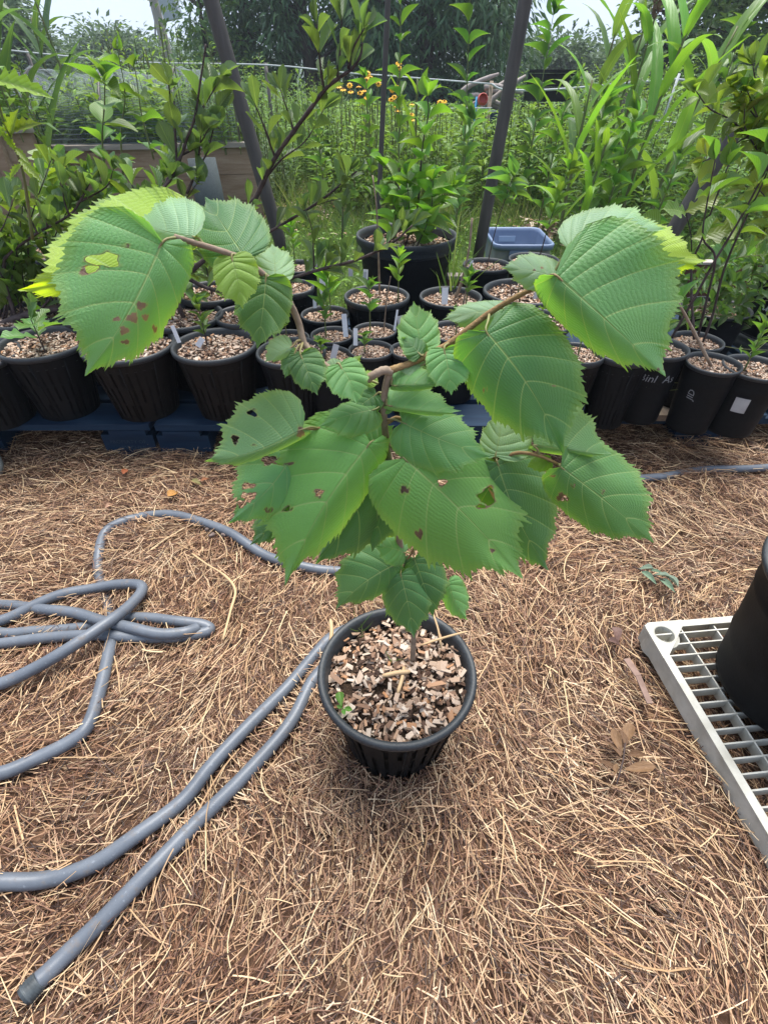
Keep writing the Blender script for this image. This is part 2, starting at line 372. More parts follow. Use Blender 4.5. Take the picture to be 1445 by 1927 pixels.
# ------------------------------------------------------------------ ground
def gh(x, y):
    x = np.asarray(x, float); y = np.asarray(y, float)
    h = 0.009 * np.sin(7.1 * x + 1.3 * np.sin(5 * y)) + 0.008 * np.sin(8.3 * y + 2.1 * np.sin(4.3 * x + 1)) + 0.004 * np.sin(23 * x + 17 * y) + 0.003 * np.sin(31 * y - 19 * x)
    m = np.clip((1.62 - y) / 0.3, 0, 1)
    return h * m
xs = np.concatenate([[-700, -250, -90, -40, -18, -9, -5, -3.4], np.linspace(-2.6, 2.6, 131), [3.4, 5, 9, 18, 40, 90, 250, 700]])
ys = np.concatenate([[-60, -12, -3, -1.2], np.linspace(-0.6, 2.2, 71), [2.6, 3.2, 4, 5, 6.5, 8, 10, 13, 18, 26, 40, 70, 140, 300, 700]])
gx, gy = np.meshgrid(xs, ys)
gz = gh(gx, gy)
gz = gz - np.clip(gy - 30, 0, 700) * 0.008
nx, ny = len(xs), len(ys)
ii = (np.arange(ny - 1)[:, None] * nx + np.arange(nx - 1)[None]).ravel()
gme = mesh_np('ground', np.stack([gx, gy, gz], -1), [np.stack([ii, ii + 1, ii + nx + 1, ii + nx], 1)], True)
g = NT('soil_and_meadow'); co = g.coord(); sp = g.n('ShaderNodeSeparateXYZ'); g.l(co, sp.inputs[0])
n1 = g.noise(26, 6, co, 0.65); n2 = g.noise(2.3, 3, co)
mul = g.ramp(n1, [(0.3, (0.035, 0.019, 0.012)), (0.55, (0.11, 0.062, 0.038)), (0.75, (0.2, 0.125, 0.075))])
grs = g.ramp(n1, [(0.3, (0.025, 0.045, 0.012)), (0.6, (0.06, 0.095, 0.025)), (0.8, (0.16, 0.13, 0.07))])
f = g.ramp(g.math('ADD', sp.outputs[1], g.math('MULTIPLY', n2, 0.6)), [(0.0, (0, 0, 0)), (1.0, (1, 1, 1))])
fr = g.n('ShaderNodeMapRange'); fr.inputs[1].default_value = 2.7; fr.inputs[2].default_value = 3.1
g.l(g.math('ADD', sp.outputs[1], g.math('MULTIPLY', n2, 0.6)), fr.inputs[0])
tag(put('ground', gme, g.done(g.bsdf(g.mix(fr.outputs[0], mul, grs), 0.95, 0.1, g.bump(n1, 0.8, 0.01)))), kind='structure')

# straw mulch: many loose stalks, laid in drifts
def straw_layer(n, zlo, zhi, Lr, Wr, tilt, xr=(-1.75, 1.75), yr=(-0.22, 1.66), drift=0.55, k=3, bend=0.13, clear=0.104):
    x = rng.uniform(*xr, n); y = rng.uniform(*yr, n)
    # keep what the camera side could see, and the pot's foot clear
    vis = (np.abs(x) < 0.55 + 0.85 * np.clip(y + 0.25, 0, 3)) & (np.hypot(x - POT.x, y - POT.y) > clear)
    x, y = x[vis], y[vis]; n = len(x)
    flow = 1.1 * np.sin(2.3 * x + 1.2) + 1.4 * np.sin(2.9 * y + 0.8 * x) + 0.6 * np.sin(9 * x - 7 * y)
    flow = np.where(y > 1.28, 0.12 * flow, flow)
    a = np.where(rng.random(n) < drift, flow + rng.normal(0, 0.42, n), rng.uniform(0, np.pi * 2, n))
    a = a + np.pi * (rng.random(n) < 0.5)
    tl = rng.normal(0, tilt, n)
    D = np.stack([np.cos(a) * np.cos(tl), np.sin(a) * np.cos(tl), np.sin(tl)], 1)
    L = rng.uniform(*Lr, n) * (0.5 + rng.random(n)); W = rng.uniform(*Wr, n)
    P = np.stack([x, y, gh(x, y) + rng.uniform(zlo, zhi, n) + np.clip(y - 1.33, 0, 0.3) * 0.10], 1) - D * L[:, None] / 2
    ra = rng.normal(0, 0.5, n); Nn = unit(np.stack([-np.sin(a) * np.sin(ra), np.cos(a) * np.sin(ra), np.cos(ra)], 1))
    roll = rng.random(n) < 0.5
    side = np.stack([-np.sin(a), np.cos(a), np.zeros(n)], 1)
    V, F = bulk_blades(P, D, Nn, L, W, np.zeros(n), k, False)
    # sideways curve, in the lying plane
    m = k + 1
    t = np.tile(np.repeat(np.linspace(0, 1, m), 2), n)
    bv = np.repeat(rng.normal(0, bend, n) * L, m * 2)
    V = V + np.repeat(side, m * 2, 0) * (bv * (t - t * t))[:, None]
    V[:, 2] -= np.repeat(np.abs(rng.normal(0, 0.02, n)) * L, m * 2) * (t - 0.5) ** 2 * 4
    V[:, 2] = np.maximum(V[:, 2], gh(V[:, 0], V[:, 1]) + 0.0005)
    return V, F
POT = PZ(747, 1262, 0.222); POT.z = 0
STRAW = [(0, (0.022, 0.011, 0.008)), (0.20, (0.075, 0.036, 0.022)), (0.40, (0.165, 0.084, 0.051)), (0.57, (0.285, 0.162, 0.094)), (0.76, (0.41, 0.26, 0.152)), (0.9, (0.53, 0.38, 0.235)), (1, (0.64, 0.51, 0.345))]
def straw_mat(name, stops):
    g = NT(name); r = g.n('ShaderNodeNewGeometry').outputs['Random Per Island']; co = g.coord()
    col = g.ramp(r, stops)
    patch = g.ramp(g.noise(3.2, 3, co, 0.6), [(0.38, (0, 0, 0)), (0.62, (1, 1, 1))])      # drifts of redder, older needles
    col = g.mix(g.math('MULTIPLY', patch, 0.5), col, g.mix(1.0, col, (0.84, 0.66, 0.53, 1), 'MULTIPLY'))
    damp = g.ramp(g.noise(1.7, 4, co, 0.6), [(0.54, (0, 0, 0)), (0.70, (1, 1, 1))])       # damp, rotting patches
    col = g.mix(g.math('MULTIPLY', damp, 0.65), col, g.mix(1.0, col, (0.42, 0.36, 0.34, 1), 'MULTIPLY'))
    return g.done(g.bsdf(col, 0.55, 0.35))
B = Bulk()
B.add(straw_layer(70000, 0.000, 0.012, (0.025, 0.07), (0.0008, 0.0017), 0.10))
B.add(straw_layer(52000, 0.008, 0.022, (0.02, 0.075), (0.0008, 0.0018), 0.14))
B.add(straw_layer(9000, 0.008, 0.026, (0.03, 0.07), (0.0007, 0.0015), 0.2, k=5, bend=0.5))
B.add(straw_layer(30000, 0.010, 0.024, (0.006, 0.02), (0.0009, 0.0022), 0.25, k=1, drift=.2))
B.add(straw_layer(3600, 0.012, 0.036, (0.03, 0.06), (0.0008, 0.0018), 0.2, (POT.x - .17, POT.x + .17), (POT.y - .17, POT.y + .17), 0.2))
B.put('straw_mulch', straw_mat('straw_mulch', STRAW), label='loose brown straw mulch spread over the whole foreground', cat='straw')
B = Bulk()
B.add(straw_layer(6000, 0.016, 0.030, (0.025, 0.08), (0.0008, 0.0019), 0.16, k=4, bend=0.2))
B.add(straw_layer(520, 0.022, 0.036, (0.06, 0.14), (0.0013, 0.0027), 0.10, k=5, bend=0.22))
B.put('loose_straw', M_STRAWPALE, label='paler long straw stalks lying loose on top of the mulch', cat='straw')

# ------------------------------------------------------------------ grey hoses
HR = 0.0129
def hose_path(pts):
    out = []
    for p in pts:
        px, py = p[0], p[1]; z = p[2] if len(p) > 2 else 0.024
        v = PZ(px, py, z + 0.004); v.z = z + float(gh(v.x, v.y)); out.append(v)
    return smooth_path(out, 8)
root = thing('garden_hose', 'grey hose in two straight runs beside the pot, ribbed dark coupling at its end', 'hose', group='grey garden hoses')
mb = MB()
P1 = hose_path([(66, 1843), (83, 1827), (128, 1782), (194, 1723), (277, 1644), (363, 1550), (464, 1450), (545, 1350), (590, 1272), (640, 1235), (720, 1222), (775, 1205), (785, 1175), (755, 1155), (690, 1165), (630, 1190), (600, 1217), (540, 1280), (470, 1356), (400, 1432), (340, 1503), (255, 1570), (170, 1622), (80, 1650), (0, 1658), (-110, 1662), (-260, 1640)])
mb.tube(P1, HR, 14); put('hose_tube', mb.mesh('hose_tube', True), M_HOSE, root)
mb = MB()
E = PZ(48, 1862, 0.028); E.z = P1[0].z; Dv = (P1[0] - E)
prof = [(0.0, 0.92), (0.08, 1.12), (0.16, 1.0), (0.24, 1.16), (0.33, 1.0), (0.42, 1.18), (0.5, 1.0), (0.6, 1.2), (0.7, 1.05), (0.8, 1.2), (0.9, 1.05), (1.0, 1.2), (1.06, 1.24), (1.12, 1.05), (1.3, 1.02)]
E = E - Dv * 0.35; Dv = P1[0] - E
mb.tube([P1[1] - (P1[1] - P1[0]) * 0 + (E - P1[0]) * t for t, r in prof], [HR * r for t, r in prof], 18)
put('coupling', mb.mesh('coupling', True), M_COUPLING, root)

root = thing('garden_hose', 'grey hose lying in crossing loops at the left edge of the straw', 'hose', group='grey garden hoses')
mb = MB()
P2 = hose_path([(820, 1120, 0.02), (745, 1086, 0.02), (690, 1078, 0.018), (645, 1072, 0.017), (594, 1069, 0.015), (539, 1060, 0.022), (493, 1044, 0.022), (438, 1012, 0.02), (388, 989, 0.018), (329, 973, 0.014), (274, 974, 0.01), (224, 987, 0.012), (197, 1003, 0.012), (186, 1035, 0.012), (182, 1070, 0.004), (200, 1130, -0.004), (210, 1190, 0.004), (208, 1220, 0.018), (192, 1298, 0.02), (171, 1368, 0.02), (137, 1398, 0.02), (69, 1430, 0.022), (0, 1461, 0.022), (-120, 1478), (-210, 1420), (-180, 1340), (-90, 1305), (0, 1288, 0.03), (69, 1260, 0.04), (137, 1223, 0.05), (196, 1176, 0.06), (237, 1141, 0.05), (265, 1112, 0.035), (261, 1099, 0.03), (219, 1096, 0.026), (174, 1101, 0.024), (114, 1113, 0.024), (59, 1133, 0.024), (0, 1157, 0.024), (-110, 1190), (-140, 1218), (-60, 1210, 0.022), (0, 1202, 0.022), (91, 1196, 0.024), (183, 1195, 0.024), (256, 1199, 0.02), (330, 1197, 0.02), (380, 1186, 0.02), (393, 1177, 0.022), (375, 1171, 0.024), (330, 1170, 0.02), (274, 1162, 0.018), (220, 1160, 0.016), (150, 1178, 0.012), (60, 1182, 0.014), (-10, 1182, 0.016), (-120, 1160, 0.016), (-60, 1132, 0.014), (20, 1130, 0.012), (78, 1142, 0.02), (137, 1149, 0.03), (192, 1165, 0.036), (251, 1182, 0.038), (300, 1192, 0.036), (345, 1188, 0.034), (372, 1178, 0.026)])
mb.tube(P2, HR, 12); put('hose_tube', mb.mesh('hose_tube', True), M_HOSE, root)
root = thing('garden_hose', 'grey hose half buried in the straw near the right-hand pallet', 'hose', group='grey garden hoses')
mb = MB()
mb.tube(hose_path([(1090, 925, 0.0), (1150, 910, 0.012), (1190, 902, 0.022), (1250, 895, 0.018), (1290, 890, -0.002), (1330, 885, 0.014), (1380, 881, 0.026), (1445, 876, 0.026), (1560, 866, 0.022)]), HR * 0.95, 12)
put('hose_tube', mb.mesh('hose_tube', True), M_HOSE, root)

# ------------------------------------------------------------------ pallets
def pallet(label, x0, x1, y0, y1, along_x, mats, seed, text=None):
    r = random.Random(seed)
    root = thing('pallet', label, 'pallet', ((x0 + x1) / 2, (y0 + y1) / 2, 0), 'blue pallets under the pots')
    top = 0.13; zs = 0.105
    if along_x:
        yy = y0
        for i, wd in enumerate((0.14, 0.1, 0.1, 0.14, 0.1, 0.1, 0.14)):
            m = MB(); m.box(((x0 + x1) / 2 + r.uniform(-.006, .006), yy + wd / 2, top - .011 + r.uniform(-.002, .002)), (x1 - x0, wd, .022), Matrix.Rotation(r.uniform(-.006, .006), 3, 'Z'))
            put('deck_board', m.mesh('deck_board'), mats[0], root); yy += wd + (y1 - y0 - .82) / 6
        for fx in (0.07, 0.5, 0.93):
            m = MB(); m.box((x0 + (x1 - x0) * fx, (y0 + y1) / 2, top - .022 - .011), (.12, y1 - y0 - .004, .021)); put('stringer_board', m.mesh('stringer_board'), mats[1], root)
    else:
        m = MB(); m.box(((x0 + x1) / 2, y0 + .07, top - .033), (x1 - x0, .12, .021)); put('stringer_board', m.mesh('stringer_board'), mats[0], root)
        for fy in (0.5, 0.93):
            m = MB(); m.box(((x0 + x1) / 2, y0 + (y1 - y0) * fy, top - .033), (x1 - x0, .12, .021)); put('stringer_board', m.mesh('stringer_board'), mats[0], root)
        n = 9; wd = .1
        for i in range(n):
            xx = x0 + .06 + (x1 - x0 - .12) * i / (n - 1)
            m = MB(); m.box((xx + r.uniform(-.008, .008), (y0 + y1) / 2 + r.uniform(-.012, .006), top - .011 + r.uniform(-.002, .002)), (wd, y1 - y0, .022), Matrix.Rotation(r.uniform(-.015, .015), 3, 'Z'))
            put('deck_board', m.mesh('deck_board'), mats[2] if i == 3 else mats[1], root)
    for fx in (0.075, 0.5, 0.925):
        for fy in (0.06, 0.5, 0.94):
            m = MB(); m.box((x0 + (x1 - x0) * fx + r.uniform(-.01, .01), y0 + (y1 - y0) * fy + .015, .052), (.17, .12, .064)); put('block', m.mesh('block'), mats[1 if fy > .1 else 0], root)
        m = MB(); m.box((x0 + (x1 - x0) * fx, (y0 + y1) / 2, .009), (.1, y1 - y0 - .01, .018)); put('bottom_board', m.mesh('bottom_board'), mats[1], root)
    if text:
        for body, sz, px, pz in text: flat_text('stencil', body, sz, (px, y0 + .06 * (y1 - y0) - .0465, pz), root)
    return root
M_INK = plain('pale_stencil_ink', (0.035, 0.055, 0.075, 1), (0.012, 0.025, 0.042, 1), 90, 0.8)
M_PAINTPEN = plain('white_paint_pen', (0.55, 0.57, 0.6, 1), (0.42, 0.44, 0.47, 1), 60, 0.7)
M_PENDIM = plain('faded_paint_pen', (0.26, 0.27, 0.29, 1), (0.16, 0.17, 0.18, 1), 60, 0.7)
def text_mesh(body, size):
    cu = bpy.data.curves.new('t', 'FONT'); cu.body = body; cu.size = size; cu.align_x = 'CENTER'; cu.resolution_u = 2
    o = bpy.data.objects.new('t', cu); COL.objects.link(o)
    me = bpy.data.meshes.new_from_object(o.evaluated_get(bpy.context.evaluated_depsgraph_get()))
    bpy.data.objects.remove(o); bpy.data.curves.remove(cu); return me
def flat_text(name, body, size, loc, parent):
    me = text_mesh(body, size); me.name = name
    put(name, me, M_INK, parent, Matrix.Translation(loc) @ Matrix.Rotation(R(90), 4, 'X'))
def wrap_text(body, size, parent, r_at, ang, z, up=1, turn=0.0, mat=None, name='handwriting', slant=0.15):
    """lettering bent round a pot wall whose radius at height z is r_at(z); local to the pot."""
    me = text_mesh(body, size); me.name = name
    c, s = math.cos(turn), math.sin(turn)
    for v in me.vertices:
        x, y = v.co.x + slant * v.co.y, v.co.y
        x, y = x * c - y * s, x * s + y * c
        x *= up; y *= up
        zz = z + y; rr = r_at(zz) + 0.0012; a = ang + x / rr
        v.co = (rr * math.cos(a), rr * math.sin(a), zz)
    put(name, me, mat or M_PAINTPEN, parent, None, True)

yF = 1.44
Lx = lambda px: PY(px, 800, yF).x
pallet('worn blue pallet at the left edge, its corner block stencilled in pale letters', Lx(284) - 1.2, Lx(284) - .004, yF, yF + 1.0, True, (M_BLUE, M_BLUE, M_BAREWOOD), 1,
       [('PROPERTY OF', .019, Lx(225), .052), ('BY CHEP', .021, Lx(232), .027)])
pallet('dark blue pallet in the shade right behind the sapling', Lx(284) + .006, Lx(284) + 1.2, yF - .005, yF + .995, True, (M_BLUE, M_BLUE, M_BAREWOOD), 2)
x3 = Lx(284) + 1.23
pallet('blue pallet at the right whose deck boards end towards the camera, one board bare grey', x3, x3 + 1.2, yF + .07, yF + 1.07, False, (M_BLUE, M_BLUE_Y, M_BAREWOOD), 5)

# ------------------------------------------------------------------ pots
def chip_disc(seed, n=1000, s0=.025, s1=.105):
    r = np.random.default_rng(seed); mb = MB()
    for i in range(n):
        a = r.uniform(0, 2 * np.pi); q = math.sqrt(r.uniform(0, 1)) * .97
        l = r.uniform(s0, s1) * (1.6 if r.random() < .12 else 1); wd = l * r.uniform(.25, .6)
        rot = (Matrix.Rotation(r.uniform(0, 6.28), 3, 'Z') @ Matrix.Rotation(r.normal(0, .35), 3, 'X') @ Matrix.Rotation(r.normal(0, .3), 3, 'Y'))
        mb.box((q * math.cos(a), q * math.sin(a), r.uniform(0, .05) + .02 * (1 - q)), (l, wd, l * .12 + .008), rot)
    for V in mb.v: V += r.normal(0, .006, V.shape)
    return mb.mesh('wood_chip_mulch')
CHIPS = [chip_disc(i) for i in (11, 12, 13)]
for m in CHIPS: m.materials.append(M_CHIPS)
_pm = {}
def pot_meshes(kind, H):
    key = (kind, round(H, 2))
    if key in _pm: return _pm[key]
    # unit rim radius 1, real heights divided by the radius beforehand: H is height / radius
    body, rim = MB(), MB(); b = .68 if kind == 'slotted' else .78
    rad = lambda z: b + (.94 - b) * z / H
    if kind == 'slotted':
        N = 96; rows = [0, .05 * H]
        for k in range(3): rows += [H * (.07 + .26 * k), H * (.30 + .26 * k)]
        rows += [H * .86, H * .93]
        prof = []
        for z in rows: prof.append((rad(z), z))
        def skip(i, j):
            band = (i == 2) | (i == 4) | (i == 6)
            return band & (j % 3 == 0) & (((j // 3 + i) % 7) != 0)
        body.lathe(prof, N, skip=skip)
        for j in range(0, N, 12):   # ribs
            a = 2 * math.pi * (j + 1.5) / N
            p = Vector((rad(0) * math.cos(a), rad(0) * math.sin(a), 0)); q = Vector((rad(H * .9) * math.cos(a), rad(H * .9) * math.sin(a), H * .9))
            body.bar(p, q, .03, .03, (math.cos(a), math.sin(a), 0))
        body.lathe([(0, .01), (rad(0) - .02, .012), (rad(.86 * H) - .035, .86 * H)], 32)
        rim.lathe([(.855, H * .80), (.895, H * .97), (.915, H * 1.0), (.96, H * 1.012), (.99, H * 1.0), (1.0, H * .972), (.985, H * .94), (.945, H * .925)], 72)
    else:
        prof = [(0, .004), (rad(0) - .03, .004), (rad(0), .02)] + [(rad(t * H) + (.012 if i_ in (3, 8) else 0), t * H) for i_, t in enumerate((.06, .16, .30, .335, .37, .5, .62, .74, .765, .79, .88))] + [(rad(.94 * H) + .02, .95 * H)]
        body.lathe(prof, 64)
        if kind == 'nursery':
            rim.lathe([(.835, H * .62), (.90, H * .96), (.925, H), (.985, H * 1.004), (1.0, H * .985), (.985, H * .955), (.955, H * .945)], 72)
        else:  # big ridged tub
            rim.lathe([(.84, H * .4), (.88, H * .78), (.905, H * .80), (.895, H * .83), (.92, H * .85), (.91, H * .88), (.935, H * .90), (.93, H * .95), (.945, H), (.99, H * 1.005), (1.0, H * .99), (.995, H * .93), (.97, H * .92), (.985, H * .89), (.965, H * .87), (.95, H * .86)], 72)
    _pm[key] = (body.mesh('pot_body', True), rim.mesh('rim', True)); return _pm[key]
POTS = {}
def pot(key, px, py, wpx, label, kind='slotted', zr=.36, zb=.13, chips=True, soil=.10, dusty=False, lean=None, group='black nursery pots on the pallets', rimmat=None):
    c = PZ(px, py, zr); rad = wpx / 2 * depth(c) / F_PX; H = zr - zb
    root = thing('nursery_pot', label, 'pot', (c.x, c.y, zb), group)
    bm_, rm_ = pot_meshes(kind, H / rad)
    S = Matrix.Scale(rad, 4)
    for me, nm, mt in ((bm_, 'pot_body', M_BLACK_DUSTY if dusty else M_BLACK), (rm_, 'rim', rimmat or M_RIM)):
        o = put(nm, me, mt, root, S, True)
    sz = H - soil * rad * 1.6
    if 'SOIL_DISC' not in globals():
        mbs = MB(); mbs.lathe([(0, .0), (.5, .004), (1.0, -.02)], 32); globals()['SOIL_DISC'] = mbs.mesh('soil'); SOIL_DISC.materials.append(M_SOIL)
    put('soil', SOIL_DISC, None, root, Matrix.Translation((0, 0, sz)) @ Matrix.Scale(rad * .915, 4), True)
    tl = tag(put('wood_chip_mulch', CHIPS[len(POTS) % 3], None, root, Matrix.Translation((0, 0, sz)) @ Matrix.Rotation(random.uniform(0, 6), 4, 'Z') @ Matrix.Scale(rad * .9, 4), True), kind='stuff')
    if soil > .25 or not chips: pass
    POTS[key] = dict(c=Vector((c.x, c.y, zb + sz + .01)), r=rad, root=root, H=H, zb=zb)
    return root
T = [
 ('a0', -52, 668, 165, 'black slotted pot cut by the left edge, in front of the next one', 'slotted', .345),
 ('a1', 80, 643, 162, 'black slotted pot under the thick leaning branch, oak seedling at its edge', 'slotted', .36),
 ('a2', 242, 646, 172, 'black slotted pot behind the drooping tip of the hole-eaten hazel leaf', 'slotted', .355),
 ('a3', 404, 647, 160, 'black slotted pot with dusty brown slots and a bare chip surface', 'slotted', .355),
 ('a4', 548, 660, 132, 'black slotted pot behind the crinkled bluish hazel leaves', 'slotted', .345),
 ('a5', 617, 668, 90, 'small black pot with a grey tag, left of the fork of the hazel stem', 'nursery', .335),
 ('a6', 698, 657, 86, 'small black pot directly above the fork of the hazel stem', 'nursery', .345),
 ('a7', 705, 621, 83, 'small black pot holding a leafy seedling and a thin bare stick', 'nursery', .345),
 ('a8', 625, 629, 82, 'small black pot with a tall white tag at its right rim', 'nursery', .345),
 ('a9', 540, 636, 86, 'small black pot half hidden by the brown hazel branch', 'nursery', .335),
 ('a10', 612, 590, 92, 'shaded black pot between the thick rimmed slotted pots', 'nursery', .34),
 ('a11', 709, 556, 124, 'thick rimmed slotted pot with a printed white tag at its back', 'slotted', .385),
 ('a12', 848, 557, 118, 'wide black pot with grass, a bare stick and one blank white tag', 'nursery', .38),
 ('a13', 916, 497, 90, 'black pot holding the dark stemmed sapling beside the right steel pole', 'nursery', .40),
 ('a14', 985, 547, 152, 'thick rimmed pot behind the upper right hazel twig', 'slotted', .38),
 ('a15', 1005, 603, 138, 'thick rimmed pot just above the large dark hazel leaf', 'slotted', .37),
 ('a16', 1004, 487, 94, 'black pot in front of the blue grey bin', 'nursery', .40),
 ('a17', 858, 622, 108, 'black pot behind the pale upturned hazel leaf', 'nursery', .36),
 ('a18', 772, 657, 78, 'small black pot behind the lower crinkled hazel leaf', 'nursery', .345),
 ('a19', 783, 612, 72, 'small black pot with a dark tag, behind the ribbed hazel leaf', 'nursery', .345),
 ('a20', 544, 540, 96, 'slotted pot at the end of the long dark lower branch', 'slotted', .385),
 ('a21', 556, 500, 84, 'black pot in the back row below the grass', 'nursery', .39),
 ('a22', 345, 592, 148, 'black slotted pot in the second row behind the dusty one', 'slotted', .37),
 ('a23', 398, 548, 128, 'black slotted pot in the third row behind the light green young leaf', 'slotted', .385),
 ('a24', 190, 585, 150, 'black slotted pot hidden behind the large hole-eaten leaf', 'slotted', .37),
 ('a25', 45, 590, 150, 'black slotted pot in the second row at the left edge', 'slotted', .37),
 ('a26', 460, 592, 110, 'black slotted pot behind the dark ribbed hazel leaf', 'slotted', .37),
 ('a27', 100, 470, 150, 'black slotted pot at the back left under the leaning shrub', 'slotted', .40),
 ('a28', 272, 540, 130, 'black slotted pot behind the big left hazel leaf in the third row', 'slotted', .385),
 ('b1', 1088, 664, 96, 'narrow slotted pot between the two large right hazel leaves', 'slotted', .365),
 ('b2', 1172, 660, 112, 'slotted pot below the drooping tip of the largest hazel leaf', 'slotted', .365),
 ('b3', 1240, 652, 108, 'smooth black pot with faded writing below its rim', 'nursery', .365),
 ('b4', 1342, 682, 100, 'smooth black pot with wood chips and short sideways writing', 'nursery', .345),
 ('b5', 1312, 640, 94, 'black pot from which two dark whips rise to the right', 'nursery', .345),
 ('b6', 1422, 690, 116, 'smooth black pot with a grey sticker, next to the right edge', 'nursery', .335),
]
SMALLH = {'a5', 'a6', 'a7', 'a8', 'a9', 'a10', 'a18', 'a19'}
for k, px, py, wpx, lab, kind, zr in T:
    pot(k, px, py, wpx, lab, kind, zr, soil=.09 if kind == 'slotted' else .13, dusty=k in ('a3', 'b1', 'a2'))
pot('bowl', 1347, 578, 125, 'low wide dark pot of creeping leaves below the brown board', 'nursery', .30, .13)
pot('tub', 765, 440, 190, 'very large ridged black tub with a bright leafy sapling', 'tub', .42, .0, soil=.12, group='large black tubs')
# the large pot standing on the white tray and the upturned one at the right edge
def cone_r(H, r, b=.78): return lambda z: r * (b + (.94 - b) * z / H) + .002
p = POTS['b3']; wrap_text('Binl  As', .034, p['root'], cone_r(p['H'], p['r']), -1.75, p['H'] * .66, mat=M_PENDIM)
p = POTS['b4']; wrap_text('JID', .026, p['root'], cone_r(p['H'], p['r']), -2.35, p['H'] * .62, turn=R(90), mat=M_PENDIM)
p = POTS['b6']
mb = MB(); ra = cone_r(p['H'], p['r'])
an = np.linspace(-2.35, -1.9, 7); V = []
for z in (p['H'] * .45, p['H'] * .68):
    for a in an: V.append(((ra(z) + .003) * math.cos(a), (ra(z) + .003) * math.sin(a), z))
i = np.arange(6); mb.add(V, [np.stack([i, i + 1, i + 8, i + 7], 1)]); put('sticker', mb.mesh('sticker'), plain('grey_sticker', (.3, .29, .29, 1), (.4, .4, .4, 1), 30), p['root'], None, True)
# upturned tub at the right edge, handwriting upside down on its wall
c = PY(1504, 560, 2.1); rad = .205; H = .37
root = thing('nursery_pot', 'large upturned black tub at the right edge with white handwriting on its wall', 'pot', (c.x, c.y, .13), 'large black tubs')
bm_, rm_ = pot_meshes('tub', H / rad)
FL = Matrix.Translation((0, 0, H)) @ Matrix.Rotation(math.pi, 4, 'X') @ Matrix.Scale(rad, 4)
put('pot_body', bm_, M_BLACK, root, FL, True); put('rim', rm_, M_RIM, root, FL, True)
ra = cone_r(H, rad); rinv = lambda z: ra(H - z)
for i, body in enumerate(('Over', 'winter', 'plants')):
    wrap_text(body, .062, root, rinv, -2.42, .185 + .052 * i, up=-1)

# main pot
ROOT_POT = pot('main', 747, 1260, 300, 'black slotted pot of wood chips standing alone on the straw in the middle', 'slotted', .222, .0, soil=.16)
p = POTS['main']; r = np.random.default_rng(3)
for i in range(290):
    me_l = r.uniform(.008, .018) * (1.8 if r.random() < .1 else 1); wd = me_l * r.uniform(.22, .5); th = r.uniform(.0010, .0022)
    if i < 14:
        mb = MB(); mb.box((0, 0, 0), (1, 1, 1)); V = mb.v[0]
        V[:, 0] *= np.where(V[:, 1] > 0, 1.0, r.uniform(.65, .95)); V[:, 1] += .35 * V[:, 0] * r.uniform(-1, 1) * np.where(V[:, 2] > 0, 1, .7); V[:, 2] += .5 * np.abs(V[:, 0]) + .6 * V[:, 0] * V[:, 1]; V += r.normal(0, .07, V.shape)
        put.__dict__.setdefault('chip', []).append(mb.mesh('wood_chip'))
    cm = put.chip[i % 14]
    a = r.uniform(0, 6.283); q = math.sqrt(r.uniform(0, 1)) * p['r'] * .86
    M = Matrix.Translation((q * math.cos(a), q * math.sin(a), p['c'].z + r.uniform(.004, .013))) @ Matrix.Rotation(r.uniform(0, 6.28), 4, 'Z') @ Matrix.Rotation(r.normal(0, .35), 4, 'X') @ Matrix.Rotation(r.normal(0, .22), 4, 'Y') @ Matrix.Diagonal((me_l, wd, th, 1))
    put('wood_chip', cm, M_CHIP, p['root'], M, True)
zc = p['c'].z
TWL = ['short pale stub lying upright on the chips in front of the hazel stem', 'pale splinter lying crosswise just below the foot of the hazel stem', 'thin twig on the chips behind and right of the hazel stem', 'pale stick reaching out over the right rim of the middle pot', 'curled pale bark piece leaning on the left rim of the middle pot']
for ti, ((x0, y0), (x1, y1), rr, z0, z1) in enumerate((((760, 1255), (748, 1305), .0035, .012, .012), ((720, 1272), (772, 1264), .0042, .014, .018), ((815, 1156), (830, 1220), .002, .045, .012), ((790, 1215), (880, 1188), .0022, .014, .05), ((622, 1215), (622, 1165), .004, .012, .03))):
    mb = MB(); P0 = PZ(x0, y0, zc + z0); P1_ = PZ(x1, y1, zc + z1)
    mb.tube(smooth_path([P0, (P0 + P1_) / 2 + Vector((.002, .001, .002)), P1_], 4), [rr * .8] + [rr] * 7 + [rr * .5], 6)
    tag(put('twig', mb.mesh('twig', True), M_STRAWPALE), TWL[ti], 'twig', 'dry twigs on the middle pot')

